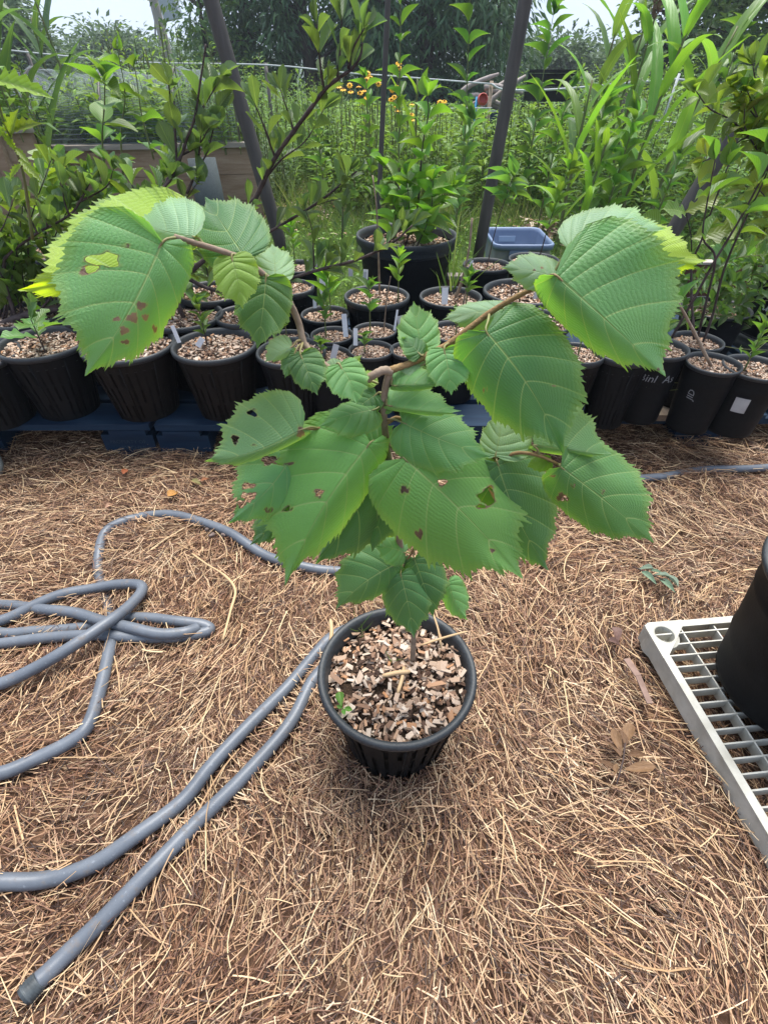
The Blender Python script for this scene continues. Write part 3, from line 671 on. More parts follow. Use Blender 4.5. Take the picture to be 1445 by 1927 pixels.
# ------------------------------------------------------------------ the hazel
EC = np.array([(0, 0, 0), (.05, .14, -.07), (.12, .30, -.075), (.21, .42, .0), (.31, .48, .12), (.41, .5, .25), (.51, .49, .385), (.60, .455, .52), (.68, .385, .635), (.76, .275, .73), (.83, .155, .79), (.89, .08, .855), (.945, .034, .925), (1, 0, 1.0)])
MC = np.array([(0, 0), (.18, .0), (.31, .03), (.41, .08), (.51, .155), (.60, .25), (.68, .36), (.76, .49), (.83, .62), (.89, .75), (.945, .88), (1, 1)])
def hazel_mesh(base, tip, w1, w2, arch=.06, twist=0.0, droop=1.0, holes=(), seed=0, nat=.43, tipcurl=0.0, wav=.02):
    """blade between two points; w1/w2 half widths in metres to either side; what the blade lacks in width it folds away from the viewer."""
    r = np.random.default_rng(seed + 100)
    B_, T_ = Vector(base), Vector(tip); A = T_ - B_; L = A.length; a = A / L
    (x0, x1), (y0, y1) = proj([B_, T_]); ax, ay = x1 - x0, y1 - y0; q_ = math.hypot(ax, ay)
    # side 1 runs to (-ay, ax) as seen from the front; what is folded goes back along the line of sight
    s = Vector((1, 0, 0)) * (-ay / q_) + _U * (-ax / q_)
    NR, NC = (224, 16) if holes else (168, 9)
    young = 1.0 if L < .075 else (.35 if L < .10 else 0.0)
    S = np.linspace(0, 1, NR + 1)
    elat = np.interp(S, EC[:, 0], EC[:, 1]); eal = np.interp(S, EC[:, 0], EC[:, 2]); mal = np.interp(S, MC[:, 0], MC[:, 1])
    k = np.array([1, 2, 3, 2, 1]) / 9; elat[2:-2] = np.convolve(elat, k, 'valid'); eal[2:-2] = np.convolve(eal, k, 'valid'); mal[2:-2] = np.convolve(mal, k, 'valid')
    NT_ = 33 + seed % 5
    cols = []
    uu = np.linspace(0, 1, NC + 1)
    sv, av = np.array(s), np.array(a)
    for side, wd in ((1, w1), (-1, w2)):
        ph = S * NT_ + r.uniform(0, 1)
        big = np.floor(ph) % 3 == 0
        fr_ = ph % 1.0
        tri = np.where(fr_ < .68, fr_ / .68, (1 - fr_) / .32)
        saw = tri * np.where(big, .052, .030) + np.abs(((ph * 2.3) % 1.0) - .5) * .014
        lv = (S * 7 + .5) % 1.0; saw = saw + .060 * np.maximum(0, 1 - np.abs(lv - .55) * 2.4) * np.clip((S - .38) * 5, 0, 1)
        saw = saw * np.clip(S * 9, .15, 1) * np.clip((1 - S) * 7, 0, 1) * (1 + .3 * r.normal(0, 1, NR + 1))
        fold = math.sqrt(max(0.0, (nat * L) ** 2 - wd ** 2)) if droop else 0.0
        fold = min(fold, nat * L) * droop * .62
        wavp = r.uniform(0, 6.28)
        for u in (uu if side == 1 else uu[1:]):
            tooth = saw * (u ** 8)
            lat = elat * u * (1 + tooth * 1.4); al = mal + (eal - mal) * u ** 1.35 + tooth * .55 * (.5 + S)
            q = 2 * lat
            d = fold * np.abs(q) ** 1.9
            pucker = (np.abs(np.sin(np.pi * S * 7)) ** 0.7 - .6) * (.0065 + .013 * young) * np.clip(q * 2.2, 0, 1) * (1 - .4 * u)
            ripple = np.sin(u * 17 * 3.1416 + np.floor(S * 7) * 2.3) * .0012 * young * (u > .08)
            wave = (wav + .012) * (np.sin(S * 8 + wavp) + .6 * np.sin(S * 19 + 2 * wavp)) * u ** 2
            ar = -arch * 4 * al * (1 - al) + tipcurl * np.clip(al - .55, 0, 1) ** 2 * 3
            dep = d + L * (ar - pucker - ripple + wave)
            X = np.array(B_)[None] + av * (al * L)[:, None] + sv * (side * lat * 2 * wd)[:, None]
            rd = X - np.array(CAM); X = X + rd / np.linalg.norm(rd, axis=1)[:, None] * dep[:, None]
            cols.append((side * u, X))
    cols.sort(key=lambda c: c[0])
    U = np.array([c[0] for c in cols]); V = np.stack([c[1] for c in cols], 1); m = len(U)     # (NR+1, m, 3)
    bow = r.normal(0, .035); V = V + sv * (bow * L * np.sin(np.pi * np.clip(mal, 0, 1)) ** 1)[:, None, None]
    if twist:
        ang = twist * (S - .3); mid = np.array(B_)[None, None] + av * (mal * L)[:, None, None]; D = V - mid
        al_ = (D @ av)[..., None] * av; Dp = D - al_
        V = mid + al_ + Dp * np.cos(ang)[:, None, None] + np.cross(av[None, None], Dp) * np.sin(ang)[:, None, None]
    VV = V.reshape(-1, 3)
    i = np.arange(NR)[:, None] * m; j = np.arange(m - 1)[None]
    F = np.stack([i + j, i + j + 1, i + m + j + 1, i + m + j], -1).reshape(-1, 4)
    dmg = np.zeros(len(VV))
    if holes:
        px, py = proj(VV); kill = np.zeros(len(VV), bool); mv = np.zeros_like(VV)
        for (hx, hy, rx, ry, kd) in holes:
            an = np.arctan2(py - hy, px - hx); jag = 1 + .22 * np.sin(an * 3 + hx) + .13 * np.sin(an * 7 + hy)
            dd = np.hypot((px - hx) / rx, (py - hy) / ry) / jag
            if kd == 'h':
                new = (dd < 1) & ~kill; kill |= new; kk = np.where(new, 1.0 / np.maximum(dd, .05) - 1, 0)
                zz = (VV - np.array(CAM)) @ np.array(_F) / F_PX; mv[new] = (((px - hx) * kk * zz)[:, None] * np.array([1.0, 0, 0]) - ((py - hy) * kk * zz)[:, None] * np.array(_U))[new]; dmg = np.maximum(dmg, np.clip(1.0 - (dd - 1) * min(rx, ry) / 2.2, 0, 1) * .62)
            else: dmg = np.maximum(dmg, np.clip(1.6 - dd * 1.1, 0, 1))
        F = F[~kill[F].all(1)]; VV = VV + mv
    me = mesh_np('leaf', VV, [F], True)
    uvl = me.uv_layers.new(name='UVMap'); uvv = np.stack([np.tile((U + 1) / 2, NR + 1), np.repeat(S, m)], 1)
    li = np.zeros(len(me.loops), np.int32); me.loops.foreach_get('vertex_index', li)
    uvl.data.foreach_set('uv', uvv[li].astype(np.float32).ravel())
    at = me.attributes.new('damage', 'FLOAT', 'POINT'); at.data.foreach_set('value', dmg.astype(np.float32))
    return me
ST = PZ(776, 1240, zc + .01)
hz = thing('hazel_sapling', 'young hazel sapling with large toothed leaves in the middle pot, some leaves eaten into holes', 'sapling', tuple(ST))
def stem(pts, r0, r1, mat, name='branch', n=10):
    P = smooth_path([PY(*p) for p in pts], 6); mb = MB()
    rr = np.linspace(r0, r1, len(P)) * (1 + .12 * np.sin(np.arange(len(P)) * 1.9) * (np.arange(len(P)) % 3 == 0))
    mb.tube(P, rr, n); put(name, mb.mesh(name, True), mat, hz); return P
stem([(776, 1246, ST.y), (778, 1195, ST.y - .005), (772, 1130, .515), (757, 1050, .51), (742, 960, .505), (733, 880, .495), (724, 805, .488), (722, 760, .485), (727, 722, .482), (735, 697, .48)], .0048, .0036, M_BARK, 'stem')
stem([(737, 700, .48), (722, 697, .478), (706, 704, .476), (684, 715, .476), (655, 716, .48), (620, 695, .49), (590, 668, .495), (572, 645, .50), (563, 610, .505), (552, 583, .505), (535, 553, .50), (500, 520, .49), (460, 489, .48), (410, 470, .47), (362, 456, .46), (330, 446, .45)], .0046, .0022, M_BARK, 'branch')
stem([(735, 697, .48), (748, 692, .482), (775, 683, .485), (812, 664, .49), (850, 643, .495), (915, 593, .50), (965, 562, .495), (1000, 544, .49), (1044, 522, .475)], .0040, .0022, M_TWIG, 'branch')
stem([(724, 800, .488), (715, 794, .487), (690, 792, .487), (650, 796, .487), (600, 806, .48), (567, 808, .475)], .0018, .0014, M_TWIG, 'branch')
stem([(728, 795, .488), (760, 790, .49), (860, 852, .485), (930, 862, .48), (975, 852, .475), (1015, 858, .47), (1050, 874, .46)], .0026, .0017, M_TWIG, 'branch')
stem([(760, 1062, .51), (775, 1040, .505), (782, 1020, .50), (778, 1005, .497)], .0016, .0012, M_TWIG, 'branch')
G1, G2, G3, GP = (.092, .235, .085), (.050, .145, .050), (.17, .30, .05), (.16, .28, .17)  # G2: dark green, deepened so leaves behind carry shade in their colour
# base (px, py, Y), tip (px, py, Y), half widths in px on either side, colour, options, petiole root
HL = [
 ((307, 456, .44), (160, 708, .40), 152, 78, G1, dict(holes=[(200, 488, 30, 13, 'h'), (172, 506, 12, 9, 'h'), (158, 510, 9, 8, 'b'), (238, 462, 6, 4, 'h'), (250, 598, 10, 8, 'b'), (266, 575, 9, 7, 'b'), (274, 597, 6, 5, 'b'), (234, 622, 8, 7, 'b'), (292, 618, 5, 6, 'b'), (237, 644, 8, 4, 'b'), (220, 600, 6, 4, 'b')], wav=.03), (345, 450, .455)),
 ((345, 447, .53), (33, 546, .55), 112, 36, (.22, .33, .03), dict(arch=.12, wav=.05), (362, 456, .46)),  # backlit leaf: the light shining through is put into its yellow colour
 ((340, 440, .56), (78, 466, .59), 84, 30, (.13, .25, .05), dict(arch=.1, wav=.04), (365, 452, .47)),
 ((366, 446, .47), (255, 412, .56), 62, 28, GP, dict(arch=.14, wav=.05), (385, 462, .465)),
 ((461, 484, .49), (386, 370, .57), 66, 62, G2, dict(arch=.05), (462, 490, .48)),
 ((437, 484, .47), (457, 582, .45), 40, 42, G3, dict(arch=.08), (452, 484, .478)),
 ((518, 527, .50), (512, 458, .56), 36, 42, GP, dict(arch=.05, wav=.05), (515, 530, .492)),
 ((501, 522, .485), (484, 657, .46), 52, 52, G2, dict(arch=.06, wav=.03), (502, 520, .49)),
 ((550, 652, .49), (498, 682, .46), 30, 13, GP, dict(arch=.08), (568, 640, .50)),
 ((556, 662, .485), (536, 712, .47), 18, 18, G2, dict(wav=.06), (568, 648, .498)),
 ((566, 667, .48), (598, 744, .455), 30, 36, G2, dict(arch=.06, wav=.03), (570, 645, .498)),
 ((639, 686, .48), (672, 762, .455), 37, 37, G1, dict(arch=.06), (622, 697, .49)),
 ((640, 690, .49), (612, 682, .50), 12, 16, GP, dict(), (628, 700, .49)),
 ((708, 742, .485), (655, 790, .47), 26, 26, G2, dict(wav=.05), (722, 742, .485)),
 ((690, 720, .49), (712, 705, .5), 14, 18, G3, dict(), (712, 722, .487)),
 ((655, 700, .50), (682, 668, .505), 8, 10, G3, dict(), (640, 705, .49)),
 ((793, 660, .49), (778, 566, .525), 38, 38, G1, dict(arch=.05, wav=.04), (800, 668, .49)),
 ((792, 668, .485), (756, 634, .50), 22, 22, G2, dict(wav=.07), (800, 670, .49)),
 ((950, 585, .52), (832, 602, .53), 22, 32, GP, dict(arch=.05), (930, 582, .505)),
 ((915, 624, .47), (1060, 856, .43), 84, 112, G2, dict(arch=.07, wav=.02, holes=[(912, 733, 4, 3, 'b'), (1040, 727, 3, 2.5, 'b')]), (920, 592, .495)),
 ((1044, 518, .45), (1252, 709, .43), 58, 172, G1, dict(arch=.05, wav=.02, holes=[(1252, 690, 5, 6, 'h'), (1238, 695, 3, 3, 'b')]), (1000, 544, .49)),
 ((1070, 470, .48), (1255, 430, .52), 30, 62, GP, dict(arch=.08), (1035, 526, .475)),
 ((1150, 450, .50), (1330, 490, .52), 40, 52, (.22, .34, .03), dict(arch=.08, wav=.05), (1050, 518, .475)),  # yellow base colour stands in for light coming through the blade
 ((1050, 524, .47), (942, 504, .475), 34, 34, GP, dict(arch=.05, holes=[(1019, 504, 3, 2, 'b'), (1005, 508, 3, 2, 'b'), (1030, 541, 8, 4, 'b')]), (1040, 526, .475)),
 ((836, 657, .48), (849, 744, .455), 38, 44, G1, dict(arch=.06), (845, 646, .495)),
 ((797, 686, .485), (748, 698, .48), 10, 18, GP, dict(wav=.05), (800, 672, .49)),
 ((740, 725, .475), (838, 722, .46), 12, 34, G1, dict(arch=.06), (735, 710, .482)),
 ((731, 763, .475), (868, 773, .45), 10, 42, (.11, .25, .095), dict(arch=.05), (724, 750, .484)),
 ((757, 795, .47), (925, 860, .44), 64, 52, G1, dict(arch=.06), (727, 790, .487)),
 ((760, 862, .455), (984, 1090, .40), 108, 112, (.10, .245, .065), dict(arch=.06, wav=.025, holes=[(761, 921, 9, 7, 'b'), (789, 1004, 8, 8, 'b'), (832, 908, 8, 7, 'h'), (916, 934, 14, 17, 'h'), (905, 953, 9, 4, 'h'), (926, 1036, 5, 4, 'b')]), (733, 838, .492)),
 ((935, 870, .47), (1032, 1074, .44), 72, 72, G2, dict(arch=.05), (932, 862, .48)),
 ((1055, 879, .45), (1230, 1022, .42), 60, 84, (.072, .195, .055), dict(arch=.05, holes=[(1062, 938, 7, 5, 'h'), (1056, 935, 10, 7, 'b'), (1078, 914, 4, 3, 'h'), (1134, 925, 3, 4, 'h'), (1041, 896, 5, 2, 'b')]), (1050, 874, .46)),
 ((932, 858, .475), (945, 772, .51), 62, 32, GP, dict(arch=.05), (934, 864, .48)),
 ((1005, 838, .475), (1150, 854, .46), 12, 86, (.12, .25, .115), dict(arch=.06), (1015, 858, .47)),
 ((1035, 868, .47), (990, 880, .47), 14, 16, G3, dict(), (1030, 864, .467)),
 ((697, 833, .455), (536, 1102, .40), 126, 44, (.10, .245, .065), dict(arch=.06, wav=.025, twist=.15, holes=[(600, 928, 7, 8, 'h'), (546, 872, 6, 4, 'b'), (541, 957, 8, 6, 'h')]), (733, 830, .492)),
 ((570, 808, .465), (385, 868, .43), 90, 20, (.12, .25, .125), dict(arch=.05, holes=[(476, 777, 9, 7, 'h'), (443, 826, 6, 9, 'h'), (478, 837, 3, 2, 'h'), (566, 814, 6, 10, 'b')]), (600, 806, .48)),
 ((560, 842, .475), (429, 985, .43), 66, 50, G1, dict(arch=.05, wav=.05, holes=[(505, 866, 13, 9, 'h'), (527, 868, 9, 7, 'h'), (466, 914, 12, 6, 'h'), (468, 935, 13, 9, 'h'), (455, 948, 8, 7, 'h'), (505, 960, 8, 4, 'h'), (545, 873, 6, 4, 'h'), (566, 855, 5, 4, 'b')]), (582, 818, .48)),
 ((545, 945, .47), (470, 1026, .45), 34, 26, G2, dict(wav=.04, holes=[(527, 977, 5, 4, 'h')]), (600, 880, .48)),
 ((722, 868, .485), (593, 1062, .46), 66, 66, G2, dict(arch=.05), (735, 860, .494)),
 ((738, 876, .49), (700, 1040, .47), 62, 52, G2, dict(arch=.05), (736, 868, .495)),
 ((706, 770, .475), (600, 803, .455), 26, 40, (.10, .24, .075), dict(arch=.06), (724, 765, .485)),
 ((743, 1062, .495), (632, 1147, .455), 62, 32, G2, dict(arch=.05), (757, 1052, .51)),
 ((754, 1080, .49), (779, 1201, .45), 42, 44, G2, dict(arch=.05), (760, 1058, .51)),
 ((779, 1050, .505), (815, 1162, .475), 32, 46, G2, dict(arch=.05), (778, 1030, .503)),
 ((843, 1094, .52), (880, 1168, .50), 22, 26, G1, dict(arch=.05), (785, 1028, .503)),
 ((762, 1040, .505), (704, 1026, .49), 26, 30, G1, dict(wav=.04), (772, 1042, .505)),
 ((742, 1000, .505), (702, 985, .50), 22, 14, G3, dict(), (745, 985, .506)),
 ((700, 850, .49), (742, 800, .50), 24, 28, G2, dict(), (728, 830, .492)),
 ((718, 770, .485), (742, 740, .49), 18, 18, G1, dict(wav=.06), (724, 770, .485)),
]
for i, (b_, t_, w1, w2, colr, kw, pr) in enumerate(HL):
    Bp, Tp = PY(*b_), PY(*t_); k = (depth(Bp) + depth(Tp)) / 2 / F_PX
    o = put('leaf', hazel_mesh(Bp, Tp, w1 * k, w2 * k, seed=i, **kw), M_HAZEL, hz)
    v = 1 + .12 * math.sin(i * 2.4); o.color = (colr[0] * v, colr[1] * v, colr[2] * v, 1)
    Q = PY(*pr); ax = (Tp - Bp).normalized()
    mb = MB(); mb.tube(smooth_path([Q, (Q + Bp) / 2 + Vector((0, 0, .002)), Bp - ax * .001, Bp + ax * .012], 4), [.0013] * 5 + [.0010] * 4 + [.0009] * 3 + [.0006], 6)
    put('petiole', mb.mesh('petiole', True), M_PETIOLE, hz)

# ------------------------------------------------------------------ tray with the large pot, things lying on the straw
TZ = .060
C0 = PZ(1212, 1176, TZ); C1 = PZ(1365, 1163, TZ); C2 = PZ(1436, 1572, TZ)
ex = (C1 - C0); ex.z = 0; ex.normalize(); ey = Vector((ex.y, -ex.x, 0))
LX, LY = .62, .62
root = thing('plastic_tray', 'white ribbed plastic tray lying on the straw under the large black pot', 'tray', (C0.x, C0.y, 0.0))
root.rotation_euler = (0, 0, math.atan2(ex.y, ex.x))
z0 = .012
m = MB(); w_ = .006
for (cx_, cy_, sx_, sy_) in ((LX / 2, -w_ / 2, LX, w_), (LX / 2, -LY + w_ / 2, LX, w_), (w_ / 2, -LY / 2, w_, LY - 2 * w_ - .001), (LX - w_ / 2, -LY / 2, w_, LY - 2 * w_ - .001)):
    m.box((cx_, cy_, (z0 + TZ) / 2), (sx_, sy_, TZ - z0))
m.box((LX / 2, -.006, TZ + .0015), (LX - .1, .016, .003)); m.box((.006, -LY / 2, TZ + .0015), (.016, LY - .1, .003))
put('frame', m.mesh('frame'), M_WHITE, root, None, True)
for (qx, qy) in ((.03, -.03), (LX - .03, -.03), (.03, -LY + .03), (LX - .03, -LY + .03)):
    m = MB(); m.lathe([(.024, z0 - .003), (.0335, z0 - .003), (.0325, TZ - .003), (.0225, TZ + .0045), (.0205, TZ + .003), (.0185, z0 + .02), (.012, z0 + .019), (.011, z0 + .01), (0, z0 + .009)], 28, (qx, qy, 0))
    sx_ = 1 if qx < .3 else -1; sy_ = -1 if qy > -.3 else 1
    ang_ = np.arange(48) / 48 * 2 * np.pi; Vp = []
    for rr_, zz in ((None, TZ - .004), (None, TZ + .0035), (.0215, TZ + .0036)):
        for a_ in ang_:
            ca, sa = math.cos(a_), math.sin(a_)
            if rr_ is None:
                dd = min([(.033 / -ca) if ca < -1e-6 else 9, (.033 / sa) if sa > 1e-6 else 9, (.034 / (ca - sa)) if ca - sa > 1e-6 else 9, .040 if (ca < 0 and sa > 0) else 9]); dd = min(dd, .075)
            else: dd = rr_
            Vp.append((qx + sx_ * dd * ca, qy - sy_ * dd * sa, zz))
    i_ = np.arange(48); j_ = (i_ + 1) % 48
    m.add(Vp, [np.concatenate([np.stack([i_, j_, 48 + j_, 48 + i_], 1), np.stack([48 + i_, 48 + j_, 96 + j_, 96 + i_], 1)])])
    put('corner_socket', m.mesh('corner_socket', False), M_WHITE, root, None, True)
m = MB(); m.box((0, 0, 0), (LX - 2 * w_ - .002, .003, .022)); rib = m.mesh('rib')
for i in range(1, 23):
    put('rib', rib, M_WHITE, root, Matrix.Translation((LX / 2, -LY * i / 23, TZ - .0125)), True)
m = MB(); m.box((0, 0, 0), (.003, LY - 2 * w_ - .002, .026)); lon = m.mesh('long_rib')
for i in range(1, 8):
    put('long_rib', lon, M_WHITE, root, Matrix.Translation((LX * i / 8 + .0 , -LY / 2, TZ - .016)), True)
bc = PZ(1482, 1298, TZ); rad, H = .172, .30
root = thing('nursery_pot', 'large smooth black pot standing on the white tray, cut by the right edge', 'pot', (bc.x, bc.y, TZ + .007), 'large black tubs')
b2, r2 = pot_meshes('nursery', H / rad); S_ = Matrix.Scale(rad, 4)
put('pot_body', b2, M_BLACK, root, S_, True); put('rim', r2, M_RIM, root, S_, True)
m = MB(); m.lathe([(0, H * .82), (rad * .9, H * .82)], 32); put('soil', m.mesh('soil'), M_SOIL, root, None, True)
bb = PZ(-42, 897, 0)
root = thing('flower_pot', 'small grey green round pot cut by the left edge of the straw', 'pot', (bb.x, bb.y, 0.0))
m = MB(); m.lathe([(0, .003), (.078, .003), (.082, .01), (.086, .055), (.080, .055), (.076, .02), (0, .02)], 40); put('pot_wall', m.mesh('pot_wall', True), plain('grey_green_glaze', (.21, .225, .2, 1), (.3, .31, .28, 1), 12, .6), root, None, True)
m = MB(); m.lathe([(.080, .056), (.086, .058), (.089, .062), (.086, .066), (.080, .065)], 40); put('rim', m.mesh('rim', True), M_WHITE, root, None, True)

def leaf_shape(prof, fold=.18, arch=.12, lobes=None, rows=6, wave=0.0):
    prof = np.array(prof); t = np.linspace(0, 1, rows + 1); wd = np.interp(t, prof[:, 0], prof[:, 1])
    if lobes is not None: t = np.array([l[0] for l in lobes]); wd = np.array([l[1] for l in lobes]); rows = len(t) - 1
    V = []
    for i in range(rows + 1):
        for u in (-1, -.5, 0, .5, 1):
            x = u * wd[i]; V.append((x, t[i] - .0, abs(x) * fold * 2 - arch * t[i] ** 2 + wave * math.sin(t[i] * 9 + u * 2) * abs(u)))
    i = np.arange(rows)[:, None] * 5; j = np.arange(4)[None]
    return mesh_np('leaf', V, [np.stack([i + j, i + j + 1, i + j + 6, i + j + 5], -1).reshape(-1, 4)], True)
OVATE = leaf_shape([(0, .02), (.12, .3), (.3, .46), (.5, .45), (.7, .32), (.88, .13), (1, .0)], .2, .2)
OVATE2 = leaf_shape([(0, .02), (.12, .3), (.3, .46), (.5, .45), (.7, .32), (.88, .13), (1, .0)], .32, .5, wave=.03)
OBOV = leaf_shape([(0, .03), (.2, .2), (.45, .42), (.68, .5), (.85, .4), (.95, .2), (1, .02)], .25, .15)
OBOV2 = leaf_shape([(0, .03), (.2, .2), (.45, .42), (.68, .5), (.85, .4), (.95, .2), (1, .02)], .1, -.12, wave=.03)
LANCE = leaf_shape([(0, .02), (.2, .34), (.45, .5), (.7, .36), (.9, .12), (1, 0)], .2, .25)
OAK = leaf_shape(None or [(0, 0), (1, 0)], .1, .25, lobes=[(0, .03), (.12, .12), (.2, .3), (.26, .34), (.33, .18), (.42, .22), (.5, .46), (.57, .5), (.64, .3), (.7, .26), (.78, .4), (.86, .38), (.92, .2), (1, 0)], wave=.02)
PINNA = leaf_shape([(0, .05), (.3, .5), (.6, .45), (1, 0)], .15, .2, lobes=[(0, .06), (.1, .3), (.14, .16), (.25, .45), (.3, .25), (.42, .5), (.47, .28), (.6, .42), (.66, .22), (.78, .3), (.84, .14), (1, 0)])
ROUND = leaf_shape([(0, .03), (.1, .3), (.28, .5), (.5, .52), (.7, .42), (.86, .25), (.95, .1), (1, .0)], .12, .22, wave=.02)
ROUND2 = leaf_shape([(0, .03), (.1, .3), (.28, .5), (.5, .52), (.7, .42), (.86, .25), (.95, .1), (1, .0)], .3, .45, wave=.03)
for m in (ROUND, ROUND2, OVATE, OVATE2, OBOV, OBOV2, LANCE, OAK, PINNA): m.materials.append(M_LEAF)
def add_leaf(root, pos, ax, nr, L, W, shapes, col, jit=.12):
    o = put('leaf', random.choice(shapes), None, root, frame(Vector(pos) , ax, nr, L, W))
    k = 1 + random.uniform(-jit, jit); o.color = (col[0] * k * random.uniform(.92, 1.1), col[1] * k, col[2] * k, 1); return o
def rv(z=0.0):
    a = random.uniform(0, 6.283); return Vector((math.cos(a), math.sin(a), z))
def leafy(root, P, spacing, L, ratio, shapes, col, start=.15, out=.8, up=.35, whorl=1, end=3, nup=.6, petl=.25):
    """leaves set spirally along a path of world points; ends in a small tuft."""
    acc = 0; d = 0; ph = random.uniform(0, 6.28); tot = sum((P[i + 1] - P[i]).length for i in range(len(P) - 1)); s = 0; nxt = tot * start
    for i in range(len(P) - 1):
        sg = P[i + 1] - P[i]; l = sg.length
        while nxt <= s + l:
            p = P[i] + sg * ((nxt - s) / l); t = sg.normalized(); e1 = t.orthogonal().normalized(); e2 = t.cross(e1)
            for k in range(whorl):
                ph += 2.4 + random.uniform(-.4, .4); rd = e1 * math.cos(ph) + e2 * math.sin(ph)
                ax = (rd * out + t * .5 + Vector((0, 0, up)) + rv() * .15).normalized()
                nr = Vector((0, 0, nup)) + t * .6 + rv() * .35
                l_ = L * random.uniform(.65, 1.2)
                add_leaf(root, p + ax * petl * l_ * .3, ax, nr, l_, l_ * ratio * random.uniform(.85, 1.15), shapes, col)
            nxt += spacing * random.uniform(.7, 1.35)
        s += l
    t = (P[-1] - P[-2]).normalized()
    for k in range(end):
        ax = (t + rv() * .55).normalized(); l_ = L * random.uniform(.5, .9)
        add_leaf(root, P[-1], ax, rv() + Vector((0, 0, .4)), l_, l_ * ratio, shapes, col)
def branch(root, pts, r0, r1, mat, name='branch', per=5, n=7, knobs=.1):
    P = smooth_path([PY(*p) if not isinstance(p, Vector) else p for p in pts], per); mb = MB()
    rr = np.linspace(r0, r1, len(P)) * (1 + knobs * np.random.default_rng(len(P)).normal(0, 1, len(P)))
    mb.tube(P, rr, n); put(name, mb.mesh(name, True), mat, root); return P

# litter on the straw
root = thing('dry_stick', 'thin pale bent stick lying on the straw beside the hose loops', 'stick', tuple(PZ(440, 1110, .035)))
mb = MB(); mb.tube(smooth_path([PZ(362, 1042, .04), PZ(390, 1062, .042), PZ(422, 1082, .04), PZ(443, 1110, .042), PZ(434, 1150, .042), PZ(420, 1204, .036)], 5), [.0022] * 10 + [.0034] * 10 + [.003] * 6, 7)
put('stem', mb.mesh('stem', True), M_STRAWPALE, root)
def dead_mat():
    g = NT('dead_leaf'); oi = g.n('ShaderNodeObjectInfo'); nz = g.noise(7, 4, g.coord())
    c = g.mix(nz, g.mix(1.0, oi.outputs['Color'], (.55, .5, .5, 1), 'MULTIPLY'), g.mix(1.0, oi.outputs['Color'], (1.35, 1.3, 1.25, 1), 'MULTIPLY'))
    return g.done(g.leafmix(g.bsdf(c, .65, .3, g.bump(nz, .4, .003)), c, .15))
M_DEAD = dead_mat(); _dead = {}
def flat_leaves(name, label, cat, items, cols, shapes, stemp=None, rise=.004):
    p0 = PZ(items[0][0], items[0][1], .03); root = thing(name, label, cat, tuple(p0))
    for i, (bx, by, tx, ty, wr) in enumerate(items):
        a = PZ(bx, by, .034); b = PZ(tx, ty, .034 + rise * (i % 3)); d = b - a
        sh_ = shapes[i % len(shapes)]
        if sh_.name not in _dead: _dead[sh_.name] = sh_.copy(); _dead[sh_.name].materials.clear(); _dead[sh_.name].materials.append(M_DEAD)
        o = put('leaf', _dead[sh_.name], None, root, frame(a, d, Vector((.3 * (-1) ** i, .1, 1)), d.length, d.length * wr)); o.color = (*cols[i % len(cols)], 1)
    if stemp:
        mb = MB(); mb.tube([PZ(x, y, .037) for x, y in stemp], .0014, 6); put('stem', mb.mesh('stem', True), M_DARKBARK, root)
PALEG, PALEG2, BROWN, BROWN2 = (.22, .30, .23), (.16, .25, .17), (.13, .075, .04), (.19, .115, .06)
flat_leaves('fallen_sprig', 'wilted grey green sprig lying on the straw at the right', 'sprig', [(1200, 1072, 1232, 1068, .35), (1206, 1076, 1236, 1096, .4), (1230, 1082, 1262, 1084, .4), (1240, 1090, 1272, 1112, .4), (1244, 1080, 1278, 1100, .35), (1222, 1074, 1250, 1078, .35)], [PALEG, PALEG2], [OBOV, OVATE], [(1188, 1066), (1215, 1076), (1262, 1098)])
flat_leaves('dead_sprig', 'sprig of dead brown leaves lying on the straw near the tray', 'sprig', [(1168, 1425, 1140, 1390, .45), (1170, 1420, 1152, 1372, .4), (1175, 1405, 1166, 1366, .4), (1176, 1400, 1186, 1364, .5), (1180, 1422, 1220, 1418, .4), (1172, 1448, 1232, 1446, .38), (1160, 1455, 1122, 1424, .35), (1155, 1462, 1160, 1438, .4)], [BROWN, BROWN2], [OVATE, OBOV2], [(1160, 1475), (1172, 1430), (1176, 1398)])
flat_leaves('fallen_leaf', 'yellow red fallen leaf on the straw below the blue pallet', 'leaf', [(316, 934, 336, 922, .8)], [(.42, .22, .06)], [OVATE])
flat_leaves('fallen_leaf', 'small orange brown fallen leaf close to the front edge of the pallet', 'leaf', [(232, 892, 240, 880, .6)], [(.38, .13, .06)], [OVATE])
flat_leaves('fallen_leaf', 'pale pinkish dry leaf lying between pallet and hose arc', 'leaf', [(198, 956, 212, 948, .7)], [(.36, .22, .15)], [OBOV])
flat_leaves('fallen_leaf', 'reddish green leaf pair lying below the pallet block', 'leaf', [(378, 906, 394, 898, .5), (360, 904, 378, 908, .5)], [(.3, .13, .06), (.22, .2, .08)], [LANCE])
flat_leaves('dead_leaf', 'grey brown curled dead leaf lying above the bark strip', 'leaf', [(1150, 1180, 1168, 1205, .8), (1142, 1206, 1172, 1210, .5)], [(.16, .10, .085)], [OVATE2])
root = thing('bark_strip', 'narrow grey brown strip of bark lying beside the tray', 'bark', tuple(PZ(1200, 1270, .035)))
mb = MB(); mb.bar(PZ(1178, 1240, .036), PZ(1200, 1272, .041), .014, .003); mb.bar(PZ(1199, 1270, .0405), PZ(1222, 1324, .037), .012, .003); put('bark', mb.mesh('bark'), plain('grey_bark_strip', (.15, .095, .075, 1), (.24, .16, .13, 1), 40, .85), root)
root = thing('soil_clod', 'dry grey clod of soil lying on the hose arc', 'clod', tuple(PZ(412, 1003, .03)))
r = np.random.default_rng(5); mb = MB()
